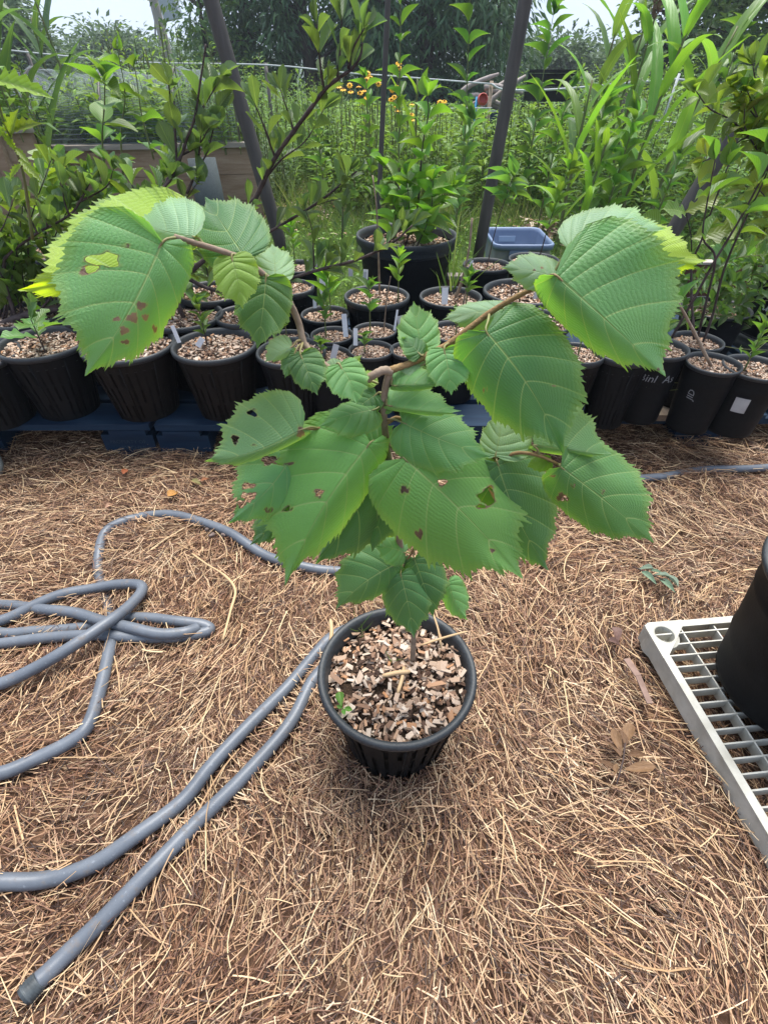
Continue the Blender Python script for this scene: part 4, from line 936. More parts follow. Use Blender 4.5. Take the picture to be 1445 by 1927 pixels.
for k in range(7):
    q = PZ(402 + r.uniform(-14, 24), 1003 + r.uniform(-7, 6), .037); rot = Matrix.Rotation(r.uniform(0, 6), 3, 'Z') @ Matrix.Rotation(r.uniform(0, 6), 3, 'X')
    mb.box(q, tuple(r.uniform(.008, .02, 3)), rot)
o = put('clod', mb.mesh('clod', True), plain('dry_soil', (.10, .075, .065, 1), (.2, .15, .13, 1), 60, .95, .1, .8, 90), root)
o.modifiers.new('b', 'SUBSURF').levels = 1; o.modifiers['b'].render_levels = 2

# small weeds in the main pot
root = thing('weed_seedling', 'tiny bright green seedling at the left rim of the middle pot', 'seedling', tuple(PZ(646, 1330, zc)))
for bx, by, tx, ty in ((643, 1330, 638, 1300), (645, 1333, 634, 1328), (646, 1334, 648, 1344), (648, 1332, 662, 1336)):
    a = PZ(bx, by, zc + .02); b = PZ(tx, ty, zc + .026); d = b - a
    o = put('leaf', OBOV, None, root, frame(a, d, Vector((0, -.4, 1)), d.length, d.length * .55)); o.color = (.10, .24, .045, 1)
mb = MB(); mb.tube([PZ(647, 1338, zc), PZ(645, 1332, zc + .021)], .0008, 5); put('stem', mb.mesh('stem'), M_GREENSTEM, root)
Bk = Bulk(); q = np.array(PZ(676, 1186, zc + .01)); n = 9
Bk.add(bulk_blades(q + rng.normal(0, .006, (n, 3)) * [1, 1, 0], rdir(n, .4, 1), rdir(n), rng.uniform(.02, .045, n), np.full(n, .0018), rng.uniform(.1, .5, n)))
q = np.array(PZ(744, 1240, zc + .01)); Bk.add(bulk_blades(q + rng.normal(0, .004, (4, 3)) * [1, 1, 0], rdir(4, .1, .6), rdir(4), rng.uniform(.02, .035, 4), np.full(4, .0018), rng.uniform(.1, .5, 4)))
GRASSCOL = [(0, (.045, .09, .018)), (.5, (.085, .165, .03)), (.85, (.14, .22, .05)), (1, (.28, .25, .12))]
M_GRASS = island('grass_blades', GRASSCOL, .5, .3, .35, (.25, .4, .05, 1))
Bk.put('grass_sprig', M_GRASS, label='few thin grass blades sprouting from the chips of the middle pot', cat='grass')

# ------------------------------------------------------------------ saplings and seedlings behind
SH = [OBOV, OBOV2, OBOV]
GREY = (.078, .128, .062); BRT = (.11, .235, .035); MID = (.065, .15, .036); YEL = (.19, .25, .04)
root = thing('leaning_shrub', 'leaning dark-barked shrub with grey green spoon-shaped leaves, from left edge to upper centre', 'shrub', tuple(PY(-55, 655, 1.70)))
P = branch(root, [(-60, 660, 1.70), (0, 615, 1.72), (60, 590, 1.74), (130, 577, 1.76), (200, 565, 1.78), (300, 540, 1.80), (346, 520, 1.80)], .0135, .0105, M_DARKBARK, 'trunk', n=9)
P = branch(root, [(346, 520, 1.80), (395, 480, 1.80), (450, 418, 1.80), (478, 378, 1.80), (497, 340, 1.80), (518, 297, 1.78), (553, 247, 1.76), (583, 207, 1.74), (612, 168, 1.72), (640, 145, 1.71), (662, 130, 1.70), (678, 105, 1.70), (682, 80, 1.7)], .0095, .0026, M_DARKBARK)
leafy(root, P, .075, .075, .40, SH, GREY, .3, .65, .5, 2, 3)
sub = [([(518, 297, 1.78), (500, 245, 1.76), (488, 215, 1.75), (478, 190, 1.75)], .0035), ([(553, 247, 1.76), (540, 205, 1.75), (528, 168, 1.74)], .003), ([(609, 165, 1.72), (604, 130, 1.71), (599, 85, 1.70), (596, 45, 1.69)], .0035),
       ([(635, 150, 1.71), (640, 95, 1.71), (643, 45, 1.71), (641, 22, 1.71)], .003), ([(655, 130, 1.70), (665, 90, 1.7), (686, 52, 1.69)], .0038), ([(497, 340, 1.80), (530, 300, 1.79), (575, 265, 1.78), (610, 205, 1.77)], .003),
       ([(395, 480, 1.80), (440, 462, 1.78), (489, 446, 1.76), (560, 405, 1.74), (600, 380, 1.73), (632, 355, 1.72), (655, 335, 1.71), (672, 322, 1.71)], .0055), ([(560, 405, 1.74), (600, 384, 1.73), (650, 372, 1.72)], .002),
       ([(640, 360, 1.72), (652, 330, 1.71), (655, 322, 1.71)], .002), ([(346, 520, 1.80), (400, 545, 1.78), (470, 550, 1.75), (528, 530, 1.72), (600, 508, 1.70), (663, 492, 1.68), (712, 472, 1.67), (745, 452, 1.66), (776, 424, 1.65)], .0068),
       ([(591, 506, 1.70), (590, 470, 1.70), (587, 430, 1.69), (575, 395, 1.69)], .0026), ([(642, 497, 1.69), (644, 450, 1.69), (645, 390, 1.68)], .0026), ([(700, 478, 1.67), (740, 448, 1.66), (757, 420, 1.65)], .0026), ([(612, 502, 1.70), (620, 475, 1.70)], .0022),
       ([(30, 596, 1.73), (12, 540, 1.74), (8, 500, 1.75), (16, 480, 1.75), (71, 439, 1.77), (131, 405, 1.78), (155, 372, 1.79), (172, 335, 1.80)], .006), ([(71, 439, 1.77), (50, 395, 1.77), (30, 360, 1.78)], .003), ([(131, 405, 1.78), (120, 370, 1.78), (118, 318, 1.79)], .003),
       ([(90, 428, 1.77), (85, 400, 1.77), (70, 370, 1.78)], .0028), ([(8, 500, 1.75), (-20, 460, 1.76), (-40, 410, 1.77)], .004), ([(150, 380, 1.79), (200, 352, 1.8), (214, 318, 1.81)], .003), ([(12, 540, 1.74), (-10, 470, 1.72), (10, 420, 1.72), (28, 372, 1.72)], .003),
       ([(75, 585, 1.74), (110, 540, 1.74), (115, 500, 1.74), (128, 470, 1.75)], .0035), ([(200, 565, 1.78), (240, 540, 1.77), (262, 500, 1.77)], .003)]
for pts, rr in sub:
    P = branch(root, pts, rr, rr * .4, M_DARKBARK)
    leafy(root, P, .048, .068, .44, SH, GREY, .1, .75, .4, 2, 3)

for k in range(36):
    x0 = random.uniform(-20, 320); y0 = np.interp(x0, [-60, 0, 60, 130, 200, 320], [660, 615, 590, 577, 565, 530]); x1 = x0 + random.uniform(-40, 60); y1 = random.uniform(300, 440) if k < 20 else random.uniform(440, 560)
    Yk = 1.76 + random.uniform(0, .18)
    P = branch(root, [PY(x0, y0, 1.75), PY(x0 + random.uniform(-20, 30), (y0 + y1) / 2, Yk), PY(x1, y1, Yk + .02)], .003, .0012, M_DARKBARK)
    leafy(root, P, .042, .07, .46, SH + [ROUND], (.078, .135, .045) if k % 3 else (.11, .18, .04), .2, .8, .3, 2, 3)
root = thing('dark_twig_sapling', 'upright sapling of dark forked twigs with broad leaves, behind the big left hazel leaf', 'sapling', tuple(POTS['a22']['c']))
c = POTS['a22']['c']
P0 = branch(root, [c, PY(300, 500, c.y), PY(278, 430, c.y), PY(277, 401, c.y), PY(300, 365, c.y), PY(318, 338, c.y), PY(342, 292, c.y), PY(352, 262, c.y), PY(367, 221, c.y), PY(378, 150, c.y - .01), PY(388, 84, c.y - .02)], .0085, .002, M_DARKBARK, 'stem')
leafy(root, P0[:int(len(P0) * .75)], .07, .075, .55, [ROUND, OBOV, OBOV2, ROUND2], GREY, .3, .8, .5, 2, 0)
for pts, rr in (([(300, 365, 0), (330, 320, 0), (330, 250, 0), (322, 190, 0), (318, 160, 0)], .0045), ([(352, 365, 0), (372, 318, 0), (392, 282, 0), (410, 205, 0)], .004), ([(342, 292, 0), (372, 275, 0), (395, 240, 0)], .003), ([(367, 221, 0), (390, 190, 0), (415, 148, 0)], .0026), ([(277, 401, 0), (252, 355, 0), (240, 325, 0)], .003), ([(300, 400, 0), (340, 385, 0), (375, 340, 0)], .003), ([(372, 318, 0), (380, 240, 0), (391, 150, 0)], .0026)):
    P = branch(root, [PY(a, b, c.y + .03 * math.sin(a)) for a, b, _ in pts], rr, rr * .4, M_DARKBARK)
    leafy(root, P, .07, .07, .55, [ROUND, OBOV, OBOV2, ROUND2], GREY, .15, .7, .55, 2)
root = thing('leafy_sapling', 'straight sapling with large rounded bright leaves, above the big left hazel leaf', 'sapling', tuple(POTS['a28']['c']))
c = POTS['a28']['c']
P = branch(root, [c, PY(225, 440, c.y), PY(200, 330, c.y), PY(193, 260, c.y), PY(197, 200, c.y - .02), PY(198, 152, c.y - .03)], .005, .0015, M_GREENSTEM, 'stem')
leafy(root, P, .062, .082, .66, [ROUND, ROUND2], (.10, .19, .04), .25, .9, .0, 2, 3)
for pts in ([(232, 330), (228, 250), (236, 180), (225, 110), (222, 92)], [(290, 300), (268, 220), (258, 150), (252, 120)]):
    P = branch(root, [PY(a, b, c.y + .15) for a, b in pts], .003, .001, M_GREENSTEM)
    leafy(root, P, .06, .065, .62, [ROUND, ROUND2], (.09, .18, .04), .1, .9, .0, 2, 2)

# edge plants at left: feathery yellow green foliage
root = thing('feathery_plant', 'yellow green plant with toothed feathery leaves at the left edge', 'plant', tuple(PY(40, 400, 1.5)))
P = branch(root, [PY(62, 450, 1.5), PY(45, 330, 1.48), PY(25, 270, 1.46), PY(5, 220, 1.45), PY(-10, 150, 1.44)], .004, .0015, M_GREENSTEM, 'stem')
for bx, by, tx, ty in ((20, 250, 58, 228), (12, 225, -40, 180), (16, 240, -20, 262), (20, 262, 24, 215), (5, 215, -25, 235), (28, 280, 6, 250), (38, 300, 70, 330), (40, 310, 20, 330), (-10, 150, 72, 165), (30, 280, 50, 300)):
    a, b = PY(bx, by, 1.46), PY(tx, ty, 1.44); d = b - a
    o = put('leaf', PINNA, None, root, frame(a, d, Vector((.3, -.7, .6)), d.length * 1.2, d.length * .5)); o.color = (.19, .27, .03, 1)

# seedlings in the small pots
def seedling(key, label, h, L, ratio, col, shapes, n=7, dx=0, dy=0, mat=None, lean=(0, 0), spacing=None, r0=.0025, start=.45, cat='seedling', group='seedlings in the nursery pots', up=.45):
    p = POTS[key]; c = p['c'] + Vector((dx, dy, -.005)); root = thing('seedling', label, cat, tuple(c), group)
    mid = c + Vector((lean[0] * .35 * h, lean[1] * .35 * h, h * .5)); top = c + Vector((lean[0] * h, lean[1] * h, h))
    P = branch(root, [c, mid, top], r0, r0 * .5, mat or M_GREENSTEM, 'stem')
    leafy(root, P, spacing or h * (1 - start) / max(1, n / 2), L, ratio, shapes, col, start, .85, up, 2, 3)
OV = [OVATE, OVATE2, LANCE]
seedling('a7', 'seedling with broad light green leaves beside a bare stick', .15, .06, .5, MID, OV, 8, -.015)
seedling('a8', 'seedling whose pale leaves spread below the tall white tag', .12, .055, .45, MID, OV, 8, -.02)
seedling('a10', 'seedling with a rosette of long glossy leaves and a white stem', .14, .085, .36, BRT, [LANCE, OVATE], 8, .02)
seedling('a9', 'seedling with drooping leaves behind the brown hazel branch', .11, .06, .45, MID, OV, 6)
seedling('a11', 'bright seedling with a pointed top leaf, between the thick rimmed pots', .16, .06, .42, BRT, [LANCE, OVATE], 10, .075, -.05)
seedling('a6', 'tiny weed with two leaves at the rim of its pot', .05, .03, .5, MID, OV, 4, -.02)
seedling('a5', 'low sprout beside the grey tag', .05, .035, .5, MID, OV, 4, -.02)
seedling('a12', 'low leafy seedling at the right rim of the wide pot with grass', .10, .05, .5, MID, OV, 8, .05, -.05)
seedling('a3', 'thin narrow-leaved seedling with dark stems in the dusty slotted pot', .13, .05, .45, (.06, .12, .035), OV, 12, -.03, .02, M_DARKBARK, start=.25)
seedling('a1', 'oak seedling with lobed leaves hanging over its pot', .10, .09, .55, MID, [OAK], 6, .03, -.05, M_DARKBARK, up=0)
seedling('a4', 'slim weed by the left rim of the slotted pot', .08, .05, .3, MID, [LANCE], 4, -.04)
seedling('a14', 'small sprig beside a clear tag in the thick rimmed pot', .09, .035, .45, MID, OV, 6, -.02)
seedling('a15', 'two-leaved sprig in the chips of the right thick rimmed pot', .10, .035, .5, BRT, OV, 6, .02)
seedling('a16', 'slender bright sapling with drooping pale leaves in front of the bin', .34, .075, .5, (.12, .22, .04), [OVATE, OVATE2], 16, .02, 0, M_DARKBARK, (.2, .1), cat='sapling', start=.35)
seedling('a13', 'dark stemmed sapling with hanging bluish leaves beside the steel pole', .32, .085, .42, (.075, .17, .055), [LANCE, OVATE2], 14, .0, 0, M_DARKBARK, (.18, 0), start=.7, cat='sapling', up=-.1)
seedling('a17', 'small weed under the pale upturned hazel leaf', .07, .04, .5, MID, OV, 5)
seedling('a20', 'seedling behind the dark lower branch', .12, .06, .45, MID, OV, 8)
seedling('a21', 'leafy seedling at the back below the grass', .16, .06, .5, BRT, OV, 10)
seedling('a23', 'bushy seedling with small leaves in the third row', .2, .06, .5, GREY, OV, 16, mat=M_DARKBARK, start=.2)
seedling('a26', 'small seedling behind the dark ribbed hazel leaf', .12, .05, .5, GREY, OV, 8)
seedling('a24', 'broad-leaved seedling hidden behind the largest left leaf', .2, .08, .5, GREY, OV, 10)
seedling('a25', 'leafy oak seedling in the second row at the left edge', .25, .09, .55, (.07, .15, .03), [OAK, OVATE], 14, mat=M_DARKBARK, start=.2)
seedling('a27', 'yellow green tulip-leaved sapling at the back left', .32, .10, .8, (.14, .22, .03), [OAK, OVATE], 22, .1, 0, start=.2, cat='sapling')
seedling('b1', 'thin grey twig with a few small leaves in the narrow pot', .08, .03, .5, MID, OV, 4)
seedling('b3', 'creeping sprig in the smooth pot with faded writing', .12, .04, .5, MID, OV, 6)
seedling('bowl', 'mass of creeping leaves spilling from the low dark pot', .14, .06, .5, (.05, .12, .035), OV, 18, start=.1)
seedling('b6', 'weed with small opposite leaves at the right edge pot', .13, .05, .4, (.08, .17, .04), [LANCE, OVATE], 12, -.03, start=.3)
root = thing('creeping_plant', 'tangle of dark creeping leaves below the brown edging board', 'plant', tuple(PY(1340, 560, 2.05)))
for k in range(34):
    a = PY(random.uniform(1265, 1440), random.uniform(510, 640), random.uniform(1.85, 2.3)); P = [a, a + Vector((random.uniform(-.1, .1), -.03, .05)), a + Vector((random.uniform(-.16, .16), -.08, .08))]
    P = branch(root, P, .0015, .0008, M_GREENSTEM, 'stem'); leafy(root, P, .03, .05, .5, [OVATE, LANCE], (.05, .11, .035), 0, .9, .3, 2, 2)
# sticks
def stick(key, label, pts, r0, mat=M_DARKBARK):
    root = thing('bare_stick', label, 'stick', tuple(pts[0] if isinstance(pts[0], Vector) else PY(*pts[0])), 'bare stems standing in pots')
    branch(root, pts, r0, r0 * .6, mat, 'stem', knobs=.15)
yy = lambda k, d=0: POTS[k]['c'].y + d
c = POTS['a7']['c']; stick('a7', 'thin bare stick leaning in the small pot beside the broad-leaved seedling', [c + Vector((.03, 0, 0)), PY(728, 560, c.y - .02), PY(735, 520, c.y - .03)], .0022, M_BARK)
c = POTS['a11']['c']; stick('a11', 'upright brown stem in front of the large ridged tub', [c + Vector((.01, .03, 0)), PY(712, 480, c.y), PY(709, 400, c.y), PY(701, 330, c.y + .02)], .0035, M_BARK)
c = POTS['a12']['c']; stick('a12', 'grey lichen-spotted stem leaning against the right steel pole', [c + Vector((.02, .02, 0)), PY(868, 530, c.y + .02), PY(882, 470, c.y + .03), PY(888, 410, c.y + .04)], .0055, M_BARK)
stick('a12', 'short stub with a white tip among seedling leaves', [c + Vector((.04, -.05, 0)), c + Vector((.045, -.05, .05)), c + Vector((.052, -.05, .1))], .003, M_BARK)
c = POTS['a14']['c']; stick('a15', 'thin dark twig by the thick rimmed pots', [POTS['a15']['c'] + Vector((-.05, .03, 0)), PY(960, 540, yy('a15', .03)), PY(968, 520, yy('a15', .03))], .002)
# grass tuft in a12
q = np.array(PY(848, 520, 2.02)); q[2] = POTS['a12']['c'].z; n = 16; Bk = Bulk()
Bk.add(bulk_blades(q + rng.normal(0, .02, (n, 3)) * [1, 1, 0], rdir(n, .75, 1), rdir(n), rng.uniform(.1, .3, n), np.full(n, .008), rng.uniform(.1, .5, n), 4))
Bk.put('grass_tuft', M_GRASS, kind=None, label='tuft of tall grass growing from the wide pot in front of the tub', cat='grass')

# tags
def plant_tag(label, px, py, Y, h, wd, tilt=0, mat=M_TAG, print_=False):
    p = PY(px, py, Y); root = thing('plant_tag', label, 'plant tag', tuple(p), 'plant tags in the pots')
    m = MB(); rot = Matrix.Rotation(tilt, 3, 'Y') @ Matrix.Rotation(R(-12), 3, 'X')
    m.box(rot @ Vector((0, 0, h / 2)), (wd, .0012, h), rot); put('tag_card', m.mesh('tag_card'), mat, root, None, True)
    if print_:
        m = MB()
        for k in range(5): m.box(rot @ Vector((-.002, -.0012, h * (.42 + .09 * k))), (wd * .62, .0006, h * .03), rot)
        put('print_line', m.mesh('print_line'), plain('label_print', (.12, .15, .22, 1)), root, None, True)
M_GREYTAG = plain('grey_plant_tag', (.34, .33, .34, 1), (.42, .41, .42, 1), 40, .6)
plant_tag('white tag with printed lines at the back of the thick rimmed pot', 687, 533, yy('a11', .02), .045, .017, .08, print_=True)
plant_tag('tall white tag leaning at the right rim of the small pot', 651, 634, yy('a8', -.02), .07, .016, -.06)
plant_tag('white tag at the left rim of the pot above the stem fork', 669, 650, yy('a6', .01), .05, .013, .03)
plant_tag('grey tag hidden behind the pale hazel leaf', 626, 676, yy('a5', -.02), .045, .018, .3, M_GREYTAG)
plant_tag('blank white tag in the wide pot with grass', 836, 573, yy('a12', -.06), .055, .022, 0)
plant_tag('thin white tag on edge between the small pots', 742, 622, yy('a7', 0), .065, .007, .15)
plant_tag('dark grey tag beside the ribbed hazel leaf', 756, 618, yy('a19', -.01), .04, .02, -.2, M_GREYTAG)
plant_tag('white tag behind the glossy rosette seedling', 608, 553, yy('a20', 0), .065, .02, 0)
plant_tag('small white tag left of the pale leaves seedling', 593, 580, yy('a10', -.02), .03, .012, 0)
plant_tag('white tag at the left rim of the dusty slotted pot', 338, 645, yy('a3', -.06), .05, .012, -.25)
plant_tag('white tag fallen flat on the chips of the dusty slotted pot', 372, 652, yy('a3', -.05), .03, .016, .7)
plant_tag('clear grey tag in the thick rimmed pot behind the hazel twig', 1004, 572, yy('a14', -.05), .04, .014, .1, M_GREYTAG)
plant_tag('small tag in the pot with the dark stemmed sapling', 885, 505, yy('a13', -.05), .03, .012, .1)
plant_tag('white tag tucked under the big tub', 660, 520, yy('a21', -.03), .06, .018, 0, M_GREYTAG)

# right-hand saplings
root = thing('whip_sapling', 'sapling of two long dark whips leaning far to the right', 'sapling', tuple(POTS['b5']['c']))
c = POTS['b5']['c']
for pts in ([c + Vector((.02, 0, 0)), PY(1341, 590, c.y), PY(1361, 509, c.y - .01), PY(1398, 420, c.y - .03), PY(1432, 350, c.y - .05), PY(1456, 285, c.y - .07)], [PY(1252, 655, c.y), PY(1314, 546, c.y - .02), PY(1343, 493, c.y - .03), PY(1387, 420, c.y - .04), PY(1425, 350, c.y - .06), PY(1445, 310, c.y - .08), PY(1470, 250, c.y - .1)], [c + Vector((.01, .02, 0)), PY(1330, 560, c.y), PY(1345, 485, c.y), PY(1322, 448, c.y), PY(1330, 380, c.y), PY(1345, 300, c.y)], [c + Vector((0, .02, 0)), PY(1300, 510, c.y + .1), PY(1320, 450, c.y + .1), PY(1340, 390, c.y + .1), PY(1370, 310, c.y + .1)]):
    P = branch(root, pts, .0042, .0016, M_DARKBARK, knobs=.05)
    leafy(root, P[len(P) // 2:], .09, .09, .42, [LANCE, OVATE, OVATE2], (.09, .18, .035), .1, .9, .1, 2)
c = POTS['b4']['c']
root = thing('brown_stem_sapling', 'single brown stem rising from the wood chips of the pot with sideways writing', 'sapling', tuple(c))
P = branch(root, [c + Vector((-.01, -.01, 0)), PY(1296, 607, c.y), PY(1262, 542, c.y), PY(1240, 470, c.y + .02)], .0045, .0025, M_BARK, 'stem'); leafy(root, P, .1, .06, .5, OV, MID, .6, .8, .3, 2)
root = thing('yellowing_shrub', 'shrub with yellowing oval leaves hanging in from the right edge', 'shrub', tuple(PY(1500, 560, 1.9)))
T0 = branch(root, [PY(1560, 700, 1.9), PY(1545, 500, 1.85), PY(1520, 330, 1.8), PY(1500, 200, 1.8)], .009, .005, M_DARKBARK, 'trunk')
for pts in ([(1520, 330), (1440, 290), (1380, 230), (1335, 205), (1308, 170)], [(1530, 420), (1440, 250), (1405, 200), (1390, 160)], [(1515, 300), (1450, 200), (1425, 165), (1415, 120)], [(1525, 380), (1460, 330), (1405, 250), (1400, 205)], [(1510, 260), (1470, 180), (1455, 130)], [(1540, 470), (1460, 400), (1430, 360), (1400, 350)], [(1540, 470), (1480, 330), (1440, 240)], [(1545, 500), (1480, 420), (1440, 430)], [(1520, 330), (1420, 260), (1365, 285), (1320, 305)], [(1530, 400), (1470, 280), (1430, 230), (1405, 170)]):
    P = branch(root, [PY(a, b, 1.85 - .1 * i * .3) for i, (a, b) in enumerate(pts)], .0032, .0012, M_DARKBARK)
    leafy(root, P, .03, .062, .55, [ROUND, OBOV, OBOV2, ROUND2], random.choice([YEL, (.14, .22, .045), (.1, .2, .045), (.22, .27, .05)]), .15, .85, .2, 2, 4)
root = thing('oak_seedling', 'oak seedling with bright lobed leaves near the right-hand board', 'seedling', tuple(PY(1330, 480, 2.25)))
P = branch(root, [PY(1300, 520, 2.3), PY(1300, 450, 2.25), PY(1290, 400, 2.2)], .003, .0015, M_DARKBARK, 'stem')
for bx, by, tx, ty, s_, cl in ((1288, 400, 1350, 366, OAK, YEL), (1290, 402, 1262, 385, OAK, BRT), (1375, 440, 1380, 385, OAK, YEL), (1300, 450, 1390, 420, OAK, (.15, .22, .03)), (1395, 495, 1430, 440, OAK, (.07, .17, .05)), (1392, 500, 1352, 470, OAK, (.07, .16, .05)), (1240, 430, 1215, 400, OVATE, BRT)):
    a, b = PY(bx, by, 2.2), PY(tx, ty, 2.15); d = b - a; o = put('leaf', s_, None, root, frame(a, d, Vector((.2, -.6, .7)), d.length, d.length * .75)); o.color = (*cl, 1)
root = thing('bindweed', 'thin trailing vine stems looping over the right-hand pots', 'vine', tuple(PY(1400, 660, 1.6)))
for pts in ([(1445, 640, 1.72), (1395, 680, 1.6), (1340, 698, 1.5), (1290, 720, 1.47), (1230, 714, 1.48), (1208, 700, 1.5)], [(1445, 630, 1.72), (1400, 672, 1.58), (1350, 690, 1.5), (1290, 728, 1.45), (1245, 735, 1.45), (1206, 734, 1.46)], [(1350, 695, 1.5), (1390, 712, 1.5), (1445, 718, 1.5)], [(1445, 690, 1.52), (1425, 715, 1.5), (1412, 745, 1.47)], [(1320, 640, 1.75), (1380, 655, 1.68), (1460, 660, 1.65)]):
    P = branch(root, [PY(*q) for q in pts], .0012, .0009, M_GREENSTEM, 'stem', knobs=0); leafy(root, P[-9:], .04, .035, .4, [LANCE], (.11, .2, .05), .4, .9, .2, 2)

# sapling in the large tub
c = POTS['tub']['c']
root = thing('leafy_sapling', 'bright sapling with large yellow green leaves filling the large ridged tub', 'sapling', tuple(c))
for pts, rr in (([c, PY(784, 400, c.y), PY(790, 330, c.y), PY(797, 260, c.y), PY(806, 215, c.y), PY(804, 180, c.y)], .005), ([c + Vector((-.06, .02, 0)), PY(760, 380, c.y), PY(742, 340, c.y - .05), PY(725, 310, c.y - .08)], .0035), ([c + Vector((.06, 0, 0)), PY(820, 400, c.y), PY(832, 365, c.y - .05), PY(850, 350, c.y - .1)], .003), ([c + Vector((0, -.06, 0)), PY(770, 400, c.y - .1), PY(765, 330, c.y - .1)], .003), ([c + Vector((.08, -.04, 0)), PY(810, 410, c.y - .1), PY(815, 340, c.y - .12)], .003), ([c + Vector((-.08, -.05, 0)), PY(745, 405, c.y - .1), PY(735, 375, c.y - .1)], .003), ([c + Vector((.04, -.1, 0)), PY(800, 430, c.y - .15), PY(805, 412, c.y - .18)], .003)):
    P = branch(root, pts, rr, rr * .4, M_DARKBARK); leafy(root, P, .055, .105, .58, [ROUND, ROUND2, OVATE2], BRT, .15, .9, .25, 2, 3)

# ------------------------------------------------------------------ poles, bin, timber
def pole(label, a, b, rad, extra=1.0, zbase=None, nm='steel_pole'):
    A, B_ = PY(*a), PY(*b)
    d = (B_ - A); A = A + d * ((0.0 - A.z) / d.z); top = B_ + d.normalized() * extra
    root = thing(nm, label, 'pole', tuple(A), 'poles of the hoop frame')
    mb = MB(); mb.tube([A + (top - A) * t for t in np.linspace(0, 1, 6)], rad, 20); put('pole_tube', mb.mesh('pole_tube', True), M_STEEL, root)
pole('thick steel pole leaning to the left, between shrub twigs and tree trunks', (472, 262, 2.75), (397, 0, 2.75), .030)
pole('thick steel pole rising to the upper right beside the tub and bin', (902, 470, 2.75), (988, 0, 2.75), .027)
pole('thin grey conduit standing nearly upright behind the large tub', (712, 400, 3.0), (730, 0, 3.0), .012)
pole('strongly slanted steel pole half hidden by the yellowing shrub', (1292, 392, 2.9), (1440, 150, 2.9), .038)
# storage bin
c = PZ(974, 443, .27); root = thing('storage_bin', 'open blue grey plastic bin with a muddy side, standing in the grass', 'bin', (c.x, c.y, 0))
w2, d2, h = .168, .21, .27
mb = MB()
def ring(wx, wy, z, rc, n=6):
    out = []
    for sx, sy, a0 in ((1, 1, 0), (-1, 1, 90), (-1, -1, 180), (1, -1, 270)):
        for k in range(n + 1):
            a = R(a0 + 90 * k / n); out.append((sx * (wx - rc) + rc * math.cos(a), sy * (wy - rc) + rc * math.sin(a), z))
    return out
def loft(rings):
    n = len(rings[0]); V = [p for r_ in rings for p in r_]; i = np.arange(len(rings) - 1)[:, None] * n; j = np.arange(n)[None]
    return V, [np.stack([i + j, i + (j + 1) % n, i + n + (j + 1) % n, i + n + j], -1).reshape(-1, 4)]
mb.add(*loft([ring(w2 * .82, d2 * .8, .0, .04), ring(w2 * .84, d2 * .82, .02, .04), ring(w2 * .95, d2 * .94, h - .03, .045)]))
put('bin_side', mb.mesh('bin_side', True), M_BIN_OUT, root, None, True)
mb = MB(); mb.add(*loft([ring(w2 * .95, d2 * .94, h - .031, .045), ring(w2, d2, h - .03, .05), ring(w2 * 1.01, d2 * 1.01, h - .004, .05), ring(w2 * .99, d2 * .99, h, .05), ring(w2 * .94, d2 * .93, h - .002, .045), ring(w2 * .93, d2 * .92, h - .02, .045)]))
put('rim', mb.mesh('rim', True), M_BIN, root, None, True)
mb = MB(); mb.add(*loft([ring(w2 * .93, d2 * .92, h - .02, .045), ring(w2 * .83, d2 * .80, .03, .04), ring(.01, .01, .012, .005)])); put('bin_inside', mb.mesh('bin_inside', True), M_BIN, root, None, True)
mb = MB(); mb.box((-.03, -d2 * .985, h - .085), (.10, .012, .11)); put('handle', mb.mesh('handle'), M_BIN, root, None, True)
mb = MB(); mb.box((-.02, d2 * .90, h - .06), (.10, .010, .03)); put('handle', mb.mesh('handle'), plain('pale_moulded_grip', (.30, .38, .5, 1)), root, None, True)
# brown edging board behind the pallets
def plank(root, x0, x1, y, z0, z1, th, mat, nm='board', slope=0.0):
    m = MB(); m.bar((x0, y, (z0 + z1) / 2), (x1, y + slope, (z0 + z1) / 2), th, z1 - z0); put(nm, m.mesh(nm), mat, root)
a = PY(1262, 491, 2.62); b = PY(838, 500, 2.62)
root = thing('edging_board', 'red brown edging board with a pale top edge behind the right-hand pots', 'board', (a.x, 2.62, 0))
plank(root, a.x, a.x + 1.5, 2.62, .0, a.z - .011, .04, M_EDGE); plank(root, a.x, a.x + 1.5, 2.62, a.z - .010, a.z, .05, plain('pale_board_edge', (.38, .33, .29, 1), (.5, .45, .4, 1), 20, .85), 'cap')
root = thing('edging_board', 'short brown timber end between the tub and the steel pole', 'board', (b.x, 2.5, 0))
plank(root, b.x, b.x + .12, 2.5, .0, b.z - .02, .05, M_EDGE); plank(root, b.x, b.x + .12, 2.5, b.z - .019, b.z - .005, .055, M_BEDCAP, 'cap')
